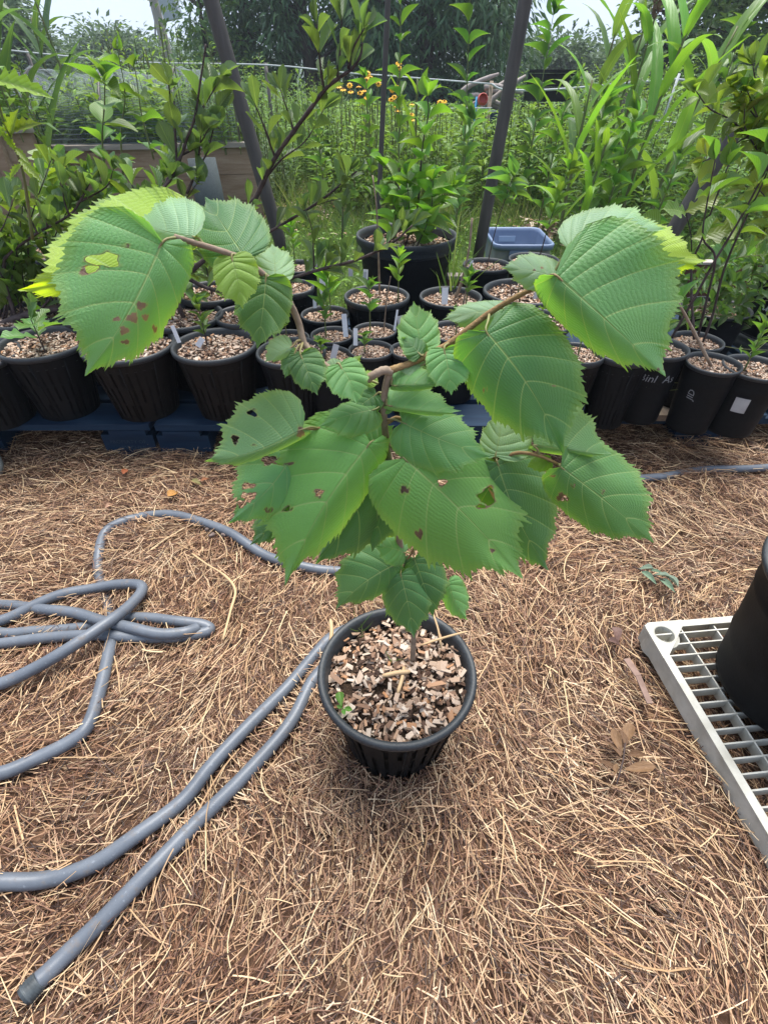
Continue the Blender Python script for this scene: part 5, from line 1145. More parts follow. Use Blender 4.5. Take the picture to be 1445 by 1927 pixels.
# raised beds at the left
def bed(label, p0, p1, depth_, zt, n, capmat, boards, seed=0):
    x0, y0 = p0.x, p0.y; x1, y1 = p1.x, p1.y
    root = thing('raised_bed', label, 'planter', (x0, y0, 0), 'timber raised beds')
    h = zt / n; d = Vector((x1 - x0, y1 - y0, 0)); nrm = Vector((-d.y, d.x, 0)).normalized() * depth_
    r = random.Random(seed)
    for k in range(n):
        for o_ in (Vector((0, 0, 0)), nrm):
            m = MB(); j = r.uniform(-.006, .006)
            m.bar(Vector((x0, y0 + j, h * (k + .5))) + o_, Vector((x1, y1 + j, h * (k + .5))) + o_, .038, h - .003); put('board', m.mesh('board'), boards, root)
        for e in (Vector((x0, y0, 0)), Vector((x1, y1, 0))):
            m = MB(); m.bar(e + nrm * .03 + Vector((0, 0, h * (k + .5))), e + nrm * .97 + Vector((0, 0, h * (k + .5))), .036, h - .008); put('board', m.mesh('board'), boards, root)
    m = MB(); m.bar(Vector((x0 - .02, y0, zt + .012)), Vector((x1 + .02, y1, zt + .012)), .12, .03); put('cap', m.mesh('cap'), capmat, root)
    for t in (.25, .75):
        m = MB(); q = Vector((x0, y0, 0)) + d * t - nrm.normalized() * .045; m.box((q.x, q.y, zt / 2 - .01), (.06, .05, zt - .02)); put('post', m.mesh('post'), boards, root)
    m = MB(); m.bar(Vector((x0, y0, zt - .06)) + nrm * .5, Vector((x1, y1, zt - .06)) + nrm * .5, depth_ - .05, .03); put('soil', m.mesh('soil'), M_SOIL, root)
    return root
A_, B_ = PY(70, 283, 4.6), PY(478, 290, 4.9)
bed('weathered timber raised bed under the netting, seen through the leafy saplings', A_, B_, 1.3, A_.z, 3, M_BEDCAP, M_BEDWOOD, 1)
A2, B2 = PY(-260, 262, 3.6), PY(66, 270, 4.1)
bed('lighter timber raised bed at the left edge beside the netted bed', A2, B2, .9, A2.z, 2, M_BEDCAP, M_BEDWOOD, 2)
m = MB(); root = thing('netting_roll', 'rolled grey netting standing against the timber bed', 'netting', tuple(PY(388, 360, 4.55)))
q = PY(388, 350, 4.55); m.tube([(q.x, q.y, 0), (q.x + .01, q.y, .2), (q.x, q.y + .02, PY(388, 298, 4.55).z)], [.1, .11, .1], 20); put('net_roll', m.mesh('net_roll', True), plain('grey_net_fabric', (.05, .06, .062, 1), (.09, .105, .108, 1), 60, .9, .1, stretch=(8, 8, 1)), root)
# fine insect netting over hoops
def net_mat():
    g = NT('insect_netting'); uv = g.n('ShaderNodeUVMap'); sp = g.n('ShaderNodeSeparateXYZ'); g.l(uv.outputs[0], sp.inputs[0])
    a = g.math('LESS_THAN', g.math('FRACT', g.math('MULTIPLY', sp.outputs[1], 78.0)), .22)
    b = g.math('LESS_THAN', g.math('FRACT', g.math('MULTIPLY', sp.outputs[0], 260.0)), .1)
    k = g.math('ADD', .12, g.math('MULTIPLY', g.math('MAXIMUM', a, b), .40))
    tr = g.n('ShaderNodeBsdfTransparent'); df = g.n('ShaderNodeBsdfDiffuse'); df.inputs[0].default_value = (.33, .38, .42, 1); tl = g.n('ShaderNodeBsdfTranslucent'); tl.inputs[0].default_value = (.33, .38, .42, 1)
    m1 = g.n('ShaderNodeMixShader'); m1.inputs[0].default_value = .5; g.l(df.outputs[0], m1.inputs[1]); g.l(tl.outputs[0], m1.inputs[2])
    m2 = g.n('ShaderNodeMixShader'); g.l(k, m2.inputs[0]); g.l(tr.outputs[0], m2.inputs[1]); g.l(m1.outputs[0], m2.inputs[2]); return g.done(m2.outputs[0])
root = thing('netted_tunnel', 'low hoop tunnel of pale insect netting over the raised bed', 'netting', (A_.x, A_.y, A_.z + .03))
nx_, nv = 48, 24; V = []; UVs = []
hN = PY(200, 135, 5.2).z - A_.z; dirv = (B_ - A_); dirv.z = 0; nrm = Vector((-dirv.y, dirv.x, 0)).normalized()
for i in range(nx_ + 1):
    for j in range(nv + 1):
        u = i / nx_ * 1.30 - .36; a = math.pi * j / nv
        hh = hN * (1 - .10 * abs(math.sin(u * 9))) * (1 + .03 * math.sin(i * 1.7 + j))
        p = Vector((A_.x, A_.y, A_.z + .03)) + dirv * u + nrm * (.62 - .62 * math.cos(a) * (1 + .01 * math.sin(i * 2.3))) + Vector((0, 0, hh * math.sin(a) ** .7 if a < math.pi else 0))
        V.append(p); UVs.append((i / nx_, j / nv))
i = np.arange(nx_)[:, None] * (nv + 1); j = np.arange(nv)[None]
me = mesh_np('net', V, [np.stack([i + j, i + nv + 1 + j, i + nv + 2 + j, i + j + 1], -1).reshape(-1, 4)], True)
uvl = me.uv_layers.new(name='UVMap'); li = np.zeros(len(me.loops), np.int32); me.loops.foreach_get('vertex_index', li); uvl.data.foreach_set('uv', np.array(UVs, np.float32)[li].ravel())
put('net', me, net_mat(), root)
for u in (-.36, 0.0, .33, .66, .94):
    m = MB(); m.tube([Vector((A_.x, A_.y, A_.z + .03)) + dirv * u + nrm * (.62 - .61 * math.cos(a)) + Vector((0, 0, hN * .985 * math.sin(a) ** .7)) for a in np.linspace(0.001, math.pi - .001, 16)], .011, 8); put('hoop', m.mesh('hoop', True), M_STEEL, root)

# ------------------------------------------------------------------ grass, herbs and weeds
WEED = lambda a, b, c_: [(0, a), (.5, b), (.9, c_), (1, (c_[0] * 1.25, c_[1] * 1.1, c_[2] * .9))]
M_W1 = island('weed_leaves', WEED((.045, .11, .022), (.09, .20, .034), (.15, .29, .045)), .5, .35, .38, (.3, .46, .05, 1))
M_W2 = island('herb_leaves', WEED((.065, .14, .02), (.125, .245, .032), (.19, .33, .045)), .5, .35, .38, (.34, .5, .05, 1))
M_W3 = island('grey_herb_leaves', WEED((.075, .125, .07), (.125, .19, .10), (.18, .25, .13)), .6, .3, .35, (.25, .36, .14, 1))
M_STALK = island('weed_stalks', [(0, (.07, .09, .03)), (.6, (.12, .14, .05)), (1, (.22, .18, .09))], .7, .2)
def lawn(name, label, n, box, h, wd, mat):
    Bk = Bulk(); x = rng.uniform(box[0], box[1], n); y = rng.uniform(box[2], box[3], n)
    cl = np.stack([x, y, np.zeros(n)], 1); cl[:, :2] += rng.normal(0, .03, (n, 2))
    hh = rng.uniform(.4, 1, n) ** 1.3 * h * (.6 + .5 * np.sin(x * 3 + y * 2) ** 2)
    Bk.add(bulk_blades(cl, rdir(n, .5, 1.0), rdir(n, -.2, .2), hh, rng.uniform(.6, 1.3, n) * wd, rng.uniform(.1, .7, n)))
    return Bk.put(name, mat, label=label, cat='grass')
lawn('grass', 'green grass behind the pots, in front of the herbs', 30000, (-3.4, 3.6, 2.75, 5.2), .16, .006, M_GRASS)
lawn('tall_grass', 'taller pale grass at the foot of the herb bank', 16000, (-4.5, 5, 4.6, 7.5), .42, .008, island('tall_grass_blades', [(0, (.06, .1, .025)), (.55, (.1, .17, .035)), (.85, (.19, .21, .07)), (1, (.34, .29, .15))], .5, .3, .35, (.28, .4, .06, 1)))
n = 2600; Bk = Bulk()
x = rng.uniform(-3, 3.4, n); y = rng.uniform(2.75, 4.6, n); P = np.stack([x, y, rng.uniform(.01, .09, n)], 1); d = rdir(n, -.1, .4)
Bk.add(bulk_leaves(P, d, np.tile(UPV, (n, 1)) + rng.normal(0, .3, (n, 3)), rng.uniform(.02, .05, n), rng.uniform(.015, .035, n)))
Bk.put('clover_cover', M_W2, label='low clover-like ground cover among the grass', cat='ground cover')
def herbs(name, label, n, sampler, hr, leafL, ratio, per, mat, up=.35, stalk=True, taper=.5, start=.08, cat='weeds', top=None, bushy=1.0):
    pos = sampler(n); h = rng.uniform(*hr, n) if not callable(hr) else hr(pos)
    hx = CX + F_PX * pos[:, 0] * 1.319 / pos[:, 1]
    for c0, c1, yc in ((985, 1085, 188), (885, 965, 196), (640, 800, 185), (800, 885, 190)):
        m_ = (hx > c0) & (hx < c1); h = np.where(m_, np.minimum(h, np.maximum(.2, 1 - pos[:, 1] * (yc - 129) / 1700.0 - .06)), h)
    lean = rng.normal(0, .06, (n, 2))
    Bk = Bulk()
    k = per; t = np.linspace(start, 1, k)[None] + rng.normal(0, .02, (n, k)); t = np.clip(t, 0, 1)
    P = np.zeros((n, k, 3)); P[..., :2] = pos[:, None, :2] + lean[:, None, :] * (t * h[:, None])[..., None]; P[..., 2] = pos[:, 2:3] + t * h[:, None]
    ang = rng.uniform(0, 6.28, (n, 1)) + np.arange(k)[None] * 2.4 + rng.normal(0, .3, (n, k))
    D = np.stack([np.cos(ang), np.sin(ang), up + rng.normal(0, .3, (n, k)) + t * .35], -1)
    L = leafL * (1 - taper * t ** 2) * rng.uniform(.6, 1.25, (n, k)) * rng.uniform(.75, 1.3, (n, 1))
    m = n * k; Dn = D.reshape(-1, 3)
    Bk.add(bulk_leaves(P.reshape(-1, 3) + unit(Dn) * .01, Dn, np.tile(UPV, (m, 1)) + rng.normal(0, .25, (m, 3)), L.ravel(), (L * ratio * rng.uniform(.8, 1.2, (n, k))).ravel(), .25, .3))
    o = Bk.put(name, mat, label=label, cat=cat)
    if stalk:
        S_ = Bulk(); D2 = np.concatenate([lean, np.ones((n, 1))], 1)
        S_.add(bulk_blades(pos, D2, rdir(n, -.1, .1), h * np.linalg.norm(D2, axis=1), np.full(n, .007), np.zeros(n), 2, False))
        s_ = S_.put('stalks', M_STALK, o, kind='stuff')
    return o
def area(x0, x1, y0, y1, z=0.0):
    return lambda n: np.stack([rng.uniform(x0, x1, n), rng.uniform(y0, y1, n), np.full(n, z)], 1)
def hfun(lo, hi, rise=0.0, y0=5): return lambda p: (rng.uniform(lo, hi, len(p)) + rise * np.clip(p[:, 1] - y0, 0, 4)) * (.8 + .28 * np.sin(p[:, 0] * 1.7 + 1) * np.sin(p[:, 1] * 1.3 + p[:, 0]))
herbs('herb_bank', 'thick bank of bright broad-leaved herbs in front of the dark trees', 520, area(-.7, 2.2, 5.2, 7.6), hfun(.5, .8, .08), .095, .42, 32, M_W2)
herbs('herb_bank', 'dense darker weeds filling the middle of the right side', 560, area(1.2, 4.8, 4.3, 7.5), hfun(.55, .95, .07), .095, .36, 34, M_W1)
herbs('herb_bank', 'fine leaved tall weeds behind the left steel pole', 420, area(-2.6, -.3, 5.8, 8.2), hfun(.8, 1.2, .03), .09, .2, 40, M_W1, .5, True, .6)
herbs('herb_bank', 'grey green silvery weeds between the shrub twigs and the flowers', 240, area(-2.3, -.9, 5.2, 6.6), hfun(.6, .9), .07, .3, 34, M_W3, .4)
herbs('herb_bank', 'distant rough weeds beyond the rope fence at the right', 420, area(2.5, 9, 7.5, 12), hfun(.8, 1.25), .12, .36, 32, M_W1)
herbs('herb_bank', 'distant weeds beyond the netted bed at the left', 420, area(-9, -1.5, 7.5, 12), hfun(.8, 1.2), .12, .36, 32, M_W1)
herbs('herb_bank', 'distant weeds in the shade below the dark trees', 320, area(-1.5, 3, 8, 12.5), hfun(.6, 1.0), .12, .36, 32, M_W1)
herbs('bed_plants', 'leafy bean-like plants crowded under the netting', 150, lambda n: np.stack([rng.uniform(A_.x - .3, A_.x + (B_.x - A_.x) * .62, n), rng.uniform(A_.y + .15, A_.y + 1.15, n), np.full(n, A_.z - .05)], 1), (.22, .48), .13, .5, 18, M_W2, cat='vegetables')
herbs('bed_plants', 'feathery green plants at the right end of the netted bed', 110, lambda n: np.stack([rng.uniform(A_.x + (B_.x - A_.x) * .66, B_.x - .05, n), rng.uniform(A_.y + .2, A_.y + 1.2, n), np.full(n, A_.z - .05)], 1), (.3, .55), .07, .22, 30, M_W1, cat='vegetables')
herbs('bed_plants', 'weeds growing in the left timber bed', 40, lambda n: np.stack([rng.uniform(A2.x, B2.x, n), rng.uniform(A2.y + .4, A2.y + .9, n), np.full(n, A2.z - .05)], 1), (.2, .45), .1, .4, 14, M_W1, cat='vegetables')

# single tall weeds, each with its own stem and leaves
def tall_weed(label, x, y, h, L, ratio, col, n=26, lean=(0, 0), shapes=(LANCE, OVATE2)):
    root = thing('tall_weed', label, 'weed', (x, y, 0), 'tall weeds standing above the herbs')
    P = branch(root, [Vector((x, y, 0)), Vector((x + lean[0] * .4, y + lean[1] * .4, h * .5)), Vector((x + lean[0], y + lean[1], h))], .007, .002, M_GREENSTEM, 'stem', knobs=.03)
    leafy(root, P, h * .8 / n * 2, L, ratio, list(shapes), col, .2, .8, .3, 2, 4)
for lab, px, Y, ztop, L, ra_, col in (
    ('tall weed with paired pointed leaves just left of the right steel pole', 885, 4.6, 1.38, .15, .42, (.06, .15, .035)),
    ('tall narrow weed right behind the thin conduit', 752, 4.4, 1.36, .13, .38, (.07, .16, .035)),
    ('tall leafy weed in front of the black compost bin', 1010, 5.2, 1.3, .17, .4, (.055, .14, .035)),
    ('broad weed with bluish leaves between tub sapling and steel pole', 872, 4.2, .75, .14, .3, (.08, .17, .07)),
    ('tall thin weed behind the yellow seed head at the right', 1345, 4.6, 1.2, .14, .3, (.07, .15, .04)),
    ('bushy tall weed below the sorghum leaves', 1130, 4.3, .85, .15, .36, (.07, .17, .035)),
    ('tall weed with long drooping leaves in front of the sorghum', 1185, 4.0, .8, .18, .28, (.08, .19, .035)),
    ('pointed weed with shiny leaves low in front of the herbs', 1290, 3.7, .62, .12, .3, (.06, .15, .035)),
    ('weed with toothed leaves behind the drooping sapling', 1050, 4.5, .9, .14, .4, (.06, .15, .035)),
    ('slim weed beside the yellow flowers', 700, 5.0, .95, .11, .4, (.08, .18, .035)),
    ('dark weed in front of the grey green herbs', 600, 5.0, .8, .11, .35, (.06, .13, .04))):
    q = PY(px, 200, Y); tall_weed(lab, q.x, q.y, ztop, L, ra_, col, 24, (random.uniform(-.08, .08), random.uniform(-.1, .1)))
herbs('shoots', 'fresh lime green shoots standing behind the left steel pole', 60, lambda n: np.stack([rng.uniform(-2.5, -1.5, n), rng.uniform(5.5, 6.5, n), np.zeros(n)], 1), (.95, 1.3), .09, .3, 30, M_W2)

# corn and sorghum: stalk and long arching blades
STRAPS = []
for k, (dr, tw) in enumerate(((.9, .2), (.5, -.3), (1.5, .4), (.25, .1))):
    V = []
    for i in range(13):
        t = i / 12; wd = .5 * min(1, t * 5 + .35) * (1 - t ** 3.2); ang = dr * t ** 1.6 * 1.6
        y = math.sin(1) * 0; 
        V.append((t, wd, ang))
    pts = [(0, 0)]; 
    for i in range(1, 13):
        a = V[i][2]; pts.append((pts[-1][0] + math.cos(a) / 12, pts[-1][1] - math.sin(a) / 12))
    VV = []
    for i in range(13):
        for u in (-1, -.45, 0, .45, 1):
            VV.append((u * V[i][1] + tw * .4 * V[i][0] ** 2, pts[i][0], pts[i][1] + abs(u) * V[i][1] * .05 + .004 * math.sin(i * 2.1 + u * 3)))
    i = np.arange(12)[:, None] * 5; j = np.arange(4)[None]
    me = mesh_np('leaf', VV, [np.stack([i + j, i + j + 1, i + j + 6, i + j + 5], -1).reshape(-1, 4)], True); me.materials.append(M_LEAF); STRAPS.append(me)
def corn(label, x, y, h, n, L, W, col, lean=(0, 0), head=None, name='corn_stalk', cat='corn'):
    root = thing(name, label, cat, (x, y, 0), 'corn and sorghum stalks')
    P = branch(root, [Vector((x, y, 0)), Vector((x + lean[0] * .3, y + lean[1] * .3, h * .5)), Vector((x + lean[0], y + lean[1], h))], .014, .006, M_GREENSTEM, 'stem', knobs=.02)
    a0 = random.uniform(0, 3.1)
    for k in range(n):
        t = .2 + .78 * k / (n - 1); p = P[min(len(P) - 1, int(t * (len(P) - 1)))]; a = a0 + math.pi * k + random.uniform(-.6, .6)
        ax = Vector((math.cos(a) * .55, math.sin(a) * .55, 1.0 + .25 * t)); l_ = L * random.uniform(.7, 1.15) * (.8 if k > n - 3 else 1)
        o = put('leaf', random.choice(STRAPS), None, root, frame(p, ax, Vector((-math.cos(a), -math.sin(a), .6)), l_, W * random.uniform(.8, 1.2)))
        v = random.uniform(.85, 1.2); o.color = (col[0] * v, col[1] * v, col[2] * v, 1)
    if head:
        mb = MB(); r_ = random.Random(4); tp = P[-1]
        for q in range(46):
            t = r_.uniform(0, .16); a = r_.uniform(0, 6.28); s_ = .03 * math.sin(math.pi * min(1, (t + .02) / .2)) ; c_ = tp + Vector((math.cos(a) * s_, math.sin(a) * s_, t)); mb.box(c_, (.012, .012, .02), Matrix.Rotation(a, 3, 'Z'))
        put('seed_head', mb.mesh('seed_head'), plain('brown_seed_head', (.10, .05, .045, 1), (.2, .11, .09, 1), 60), root)
LIM, DKG = (.14, .27, .045), (.042, .085, .052)
for lab, px, Y, h, n, L, W, col, ln, hd in (
    ('tall lime green sorghum with wide arching blades, top of the right group', 1205, 4.2, 1.42, 10, .75, .085, LIM, (.16, 0), None),
    ('sorghum stalk with a brown seed head', 1165, 4.6, 1.25, 8, .6, .075, (.09, .18, .04), (.05, 0), 1),
    ('pale green sorghum leaning right beside the rope fence', 1262, 4.4, 1.2, 9, .75, .08, (.13, .22, .06), (.22, 0), None),
    ('corn stalk with grey green blades against the sky gap', 1100, 5.0, 1.3, 8, .75, .085, (.09, .16, .06), (.08, 0), None),
    ('bright narrow sorghum in front of the corn stalk', 1088, 4.0, .95, 9, .55, .055, LIM, (.02, 0), None),
    ('low lime sorghum beside the herb bank', 1128, 3.9, .7, 8, .5, .05, LIM, (.06, 0), None),
    ('corn stalk with bending tips near the compost bin', 1145, 5.4, 1.35, 8, .75, .08, (.09, .17, .06), (.1, 0), None),
    ('large dark corn leaning left at the upper left', 78, 4.6, 1.5, 10, .95, .11, DKG, (-.18, 0), None),
    ('dark corn stalk against the pale sky at the upper left', 165, 5.2, 1.5, 8, .8, .10, (.04, .085, .055), (-.1, 0), None),
    ('corn at the left edge with narrow blue green blades', 22, 4.4, 1.35, 9, .8, .09, (.05, .10, .06), (-.05, 0), None),
    ('corn behind the netting with thin blades', 120, 6.4, 1.35, 10, .8, .075, (.045, .09, .055), (.05, 0), None),
    ('corn far at the left edge', -60, 5.0, 1.5, 10, .9, .1, DKG, (.1, 0), None),
    ('upright lime leaves of a young sorghum beside the flowers', 782, 4.6, .95, 6, .5, .035, LIM, (0, 0), None)):
    q = PY(px, 250, Y); corn(lab, q.x, q.y, h, n, L, W, col, ln, hd)

# yellow flowers
root = thing('yellow_flower_clump', 'clump of small yellow orange flowers on thin stems in front of the dark trees', 'flowers', tuple(PY(700, 220, 5.6)))
fl = MB(); r = np.random.default_rng(8)
for k in range(8):
    a = k / 8 * 6.283; c_, s_ = math.cos(a), math.sin(a); w_ = .30
    fl.add([(.15 * c_, .15 * s_, .1), (.7 * c_ - w_ * s_, .7 * s_ + w_ * c_, -.05), (1.0 * c_, 1.0 * s_, -.3), (.7 * c_ + w_ * s_, .7 * s_ - w_ * c_, -.05)], [np.array([(0, 1, 2, 3)])])
fl = fl.mesh('flower'); fl.materials.append(plain('yellow_petal', (.75, .36, .01, 1), (.8, .46, .02, 1), 3, .6))
ctr = MB(); ctr.lathe([(.32, .0), (.3, .2), (.18, .34), (0, .38)], 10); ctr = ctr.mesh('flower_centre'); ctr.materials.append(plain('brown_flower_centre', (.2, .1, .02, 1), None, 3, .8))
FP = [(686, 134), (692, 138), (690, 150), (700, 152), (697, 146), (708, 150), (712, 157), (675, 163), (686, 170), (660, 172), (646, 168), (658, 160), (750, 118), (750, 127), (738, 168), (746, 162), (748, 170), (736, 187), (747, 199), (690, 183), (700, 184), (678, 174), (638, 163), (684, 191), (742, 182), (828, 192), (836, 190), (826, 198), (775, 196), (748, 208), (774, 215), (775, 225)]
for k, (px, py) in enumerate(FP):
    p_ = PY(px, py, 5.4 + r.uniform(-.3, .3)); base = Vector((p_.x + r.uniform(-.1, .1), p_.y + r.uniform(-.1, .1), .3))
    f_ = put('flower', fl, None, root, Matrix.Translation(p_) @ Matrix.Rotation(R(35) + r.normal(0, .3), 4, 'X') @ Matrix.Rotation(r.uniform(0, 6), 4, 'Z') @ Matrix.Scale(.026, 4))
    put('flower_centre', ctr, None, f_, Matrix.Identity(4), True)
    mb = MB(); mb.tube([base, (base + p_) / 2 + Vector((.02, 0, 0)), p_], .003, 4, False); put('stem', mb.mesh('stem'), M_GREENSTEM, root)

# rope fence
root = thing('rope_fence', 'thin pale rope fence strung between posts across the garden', 'fence', tuple(PY(640, 150, 8.0)))
M_ROPE = plain('pale_rope', (.5, .52, .52, 1), (.35, .38, .38, 1), 200, .7)
for pts, rr in (([(-60, 85), (50, 98), (260, 117), (500, 122), (650, 137), (722, 142), (925, 158)], .008), ([(925, 158), (945, 168), (1000, 170), (1062, 167), (1160, 158), (1232, 152), (1270, 149), (1350, 158), (1470, 170)], .010), ([(1190, 224), (1225, 226), (1265, 231), (1320, 236), (1460, 246)], .010), ([(1180, 290), (1300, 295), (1460, 306)], .009), ([(760, 204), (870, 204), (925, 203)], .006)):
    mb = MB(); mb.tube(smooth_path([PY(a, b, 6.6 if a > 760 else 7.4) for a, b in pts], 4), rr, 6); put('rope', mb.mesh('rope', True), M_ROPE, root)
for px, top, Y, mt in ((925, 152, 6.65, M_BAREWOOD), (1185, 140, 6.65, M_STEEL), (500, 118, 7.45, M_STEEL), (50, 92, 7.45, M_STEEL)):
    q = PY(px, top, Y); mb = MB(); mb.tube([(q.x, q.y, 0), (q.x, q.y, q.z)], .018, 8); put('post', mb.mesh('post', True), mt, root)
a, b = PY(1278, 138, 6.5), PY(1222, 290, 6.5); mb = MB(); mb.tube([a, b], .012, 6); put('stay_wire', mb.mesh('stay_wire', True), M_ROPE, root)

# compost bin and junk heap
q = PY(1035, 165, 7.7); root = thing('compost_bin', 'black slatted compost bin rising above the weeds', 'compost bin', (q.x, q.y, 0))
zt = PY(1035, 142, 7.7).z
for k in range(7):
    m = MB(); z_ = zt * (.1 + .86 * k / 6); s_ = .27 - .012 * k; 
    m.box((q.x, q.y, z_), (s_ * 2, s_ * 2, zt * .115), Matrix.Rotation(.3, 3, 'Z')); put('slat', m.mesh('slat'), M_BLACK, root)
m = MB(); m.box((q.x + .05, q.y, zt * 1.04), (.46, .46, .03), Matrix.Rotation(.3, 3, 'Z')); put('lid', m.mesh('lid'), M_BLACK, root)
q = PY(918, 185, 7.0); root = thing('driftwood_pile', 'heap of grey weathered branches behind the right steel pole', 'wood pile', (q.x, q.y, 0)); r = np.random.default_rng(9)
for k in range(9):
    a = q + Vector(tuple(r.uniform(-.18, .14, 3) * [1, .6, .6])); d = Vector((r.uniform(.15, .3), r.uniform(-.1, .1), r.uniform(-.08, .2)))
    mb = MB(); mb.tube(smooth_path([a - d * .5, a + Vector((0, 0, .03)), a + d], 3), [.028] * 3 + [.022] * 3 + [.012], 7); put('branch', mb.mesh('branch', True), plain('grey_driftwood', (.2, .17, .155, 1), (.32, .28, .26, 1), 20, .9) if k == 0 else bpy.data.materials['grey_driftwood'], root)
m = MB(); m.box((q.x, q.y + .1, q.z * .45), (.3, .3, q.z * .8)); put('crate', m.mesh('crate'), plain('dark_blue_crate', (.012, .03, .07, 1), None, 3, .6), root)
qr = PY(907, 189, 6.9); root = thing('red_bucket', 'small red round tub end lying on the branch heap', 'bucket', tuple(qr)); mb = MB(); mb.lathe([(0, .0), (.03, .0), (.05, .012), (.055, .03), (.05, .03), (.047, .06), (.042, .065)], 18); put('bucket_wall', mb.mesh('bucket_wall', True), plain('faded_red', (.5, .09, .075, 1), None, 3, .5), root, Matrix.Rotation(R(70), 4, 'X'), True)
qa, qb = PY(897, 182, 6.9), PY(893, 200, 6.9); root = thing('blue_stake', 'short bright blue stake beside the branch heap', 'stake', tuple(qb)); mb = MB(); mb.tube([Vector((qb.x, qb.y, 0)), qa], .012, 8); put('stake_rod', mb.mesh('stake_rod', True), plain('bright_blue', (.02, .22, .42, 1), None, 3, .5), root)
root = thing('chip_path', 'patch of bare wood chips showing between the shrub twigs', 'path', (0, 0, 0), kind='structure')
for x0, y0, sx_, sy_ in ((-.85, 5.6, .55, .9), (1.5, 4.6, .5, .4)):
    n = 900; V, F = bulk_leaves(np.stack([rng.normal(x0, sx_ * .5, n), rng.normal(y0, sy_ * .5, n), rng.uniform(.005, .05, n)], 1), rdir(n, -.1, .2), np.tile(UPV, (n, 1)), rng.uniform(.04, .1, n), rng.uniform(.02, .05, n)); put('chips', mesh_np('chips', V, [F]), M_CHIPS, root)

# utility pole
qa, qb = PY(322, 128, 20), PY(287, -10, 20); root = thing('utility_pole', 'grey wooden utility pole with a white box at the upper left', 'utility pole', (qa.x, qa.y, -1)); d = qb - qa
mb = MB(); mb.tube([qa - d * .9, qa, qb, qb + d * 2.2], [.15, .14, .125, .1], 14); put('pole_shaft', mb.mesh('pole_shaft', True), plain('grey_pole_wood', (.26, .23, .21, 1), (.36, .33, .3, 1), 10, .85, stretch=(6, 6, .5)), root)
q0 = PY(319, 8, 19.7); m = MB(); m.box(q0, (.46, .3, .62), Matrix.Rotation(-.15, 3, 'Y')); put('equipment_box', m.mesh('equipment_box'), plain('pale_grey_box', (.4, .44, .5, 1), None, 3, .5), root)
mb = MB(); mb.tube([PY(288, -20, 21), PY(292, 40, 21), PY(293, 68, 21)], .022, 6); put('guy_wire', mb.mesh('guy_wire'), M_STEEL, root)

# ------------------------------------------------------------------ trees
M_TRUNK = plain('tree_bark', (.03, .024, .02, 1), (.075, .06, .05, 1), 9, .9, .1, .6, 20, stretch=(4, 4, .6))
M_C1 = island('dark_conifer_foliage', WEED((.032, .08, .042), (.06, .13, .06), (.10, .19, .08)), .6, .25, .3, (.12, .2, .05, 1))
M_C2 = island('broadleaf_foliage', WEED((.04, .095, .03), (.072, .155, .042), (.12, .22, .06)), .55, .3, .35, (.2, .3, .05, 1))
M_C3 = island('grey_green_foliage', WEED((.035, .07, .035), (.06, .11, .05), (.09, .15, .065)), .6, .25, .3, (.16, .25, .08, 1))
def tree(label, x, y, h, cr, z0, mat, n, L, ratio, seed, droop=-.3, nclump=60, trunk_r=.16, lean=0.0, dens_low=True, name='broadleaf_tree'):
    r = np.random.default_rng(seed); zg = -max(0, y - 30) * .008
    root = thing(name, label, 'tree', (x, y, zg), 'trees behind the garden')
    mb = MB(); T = [Vector((x, y, zg)), Vector((x + lean * .3, y, zg + h * .3)), Vector((x + lean, y, zg + h * .9))]; P = smooth_path(T, 5)
    mb.tube(P, np.linspace(trunk_r, trunk_r * .2, len(P)), 10); put('trunk', mb.mesh('trunk', True), M_TRUNK, root)
    cl = []; lm = MB()
    for k in range(nclump):
        t = r.uniform(0, 1) ** (1.5 if dens_low else 1); z = z0 + (h - z0) * t; rr = cr * (math.sqrt(max(.02, 1 - ((z - z0) / (h - z0)) ** 1.6)) if True else 1) * math.sqrt(r.uniform(.12, 1)); a = r.uniform(0, 6.283)
        c_ = np.array([x + lean * t + rr * math.cos(a), y + rr * math.sin(a), zg + z]); cl.append(c_)
        if k % 2 == 0:
            p0 = Vector((x + lean * t * .8, y, zg + max(.3, z - rr * .35))); lm.tube([p0, (p0 + Vector(c_)) / 2 + Vector((0, 0, .1)), Vector(c_)], [.045, .03, .012], 5, False)
    tag(put('limb', lm.mesh('limb', True), M_TRUNK, root), kind='stuff')
    cl = np.array(cl); idx = r.integers(0, len(cl), n); sz = r.uniform(.5, 1.15, len(cl)) * cr * .24
    g_ = np.clip(r.normal(0, 1, (n, 3)), -1.9, 1.9) * sz[idx][:, None] * [1, 1, .62]; Pn = cl[idx] + g_
    D = unit(g_ * [1, 1, .5] + r.normal(0, .5, (n, 3)) * sz[idx][:, None]) + np.array([0, 0, droop])
    l_ = L * r.uniform(.6, 1.3, n)
    V, F = bulk_leaves(Pn, D, np.tile(UPV, (n, 1)) + r.normal(0, .5, (n, 3)), l_, l_ * ratio, .2, .2)
    tag(put('crown', mesh_np('crown', V, [F]), mat, root), kind='stuff'); return root
def tx(px, Y): return PY(px, 129, Y).x
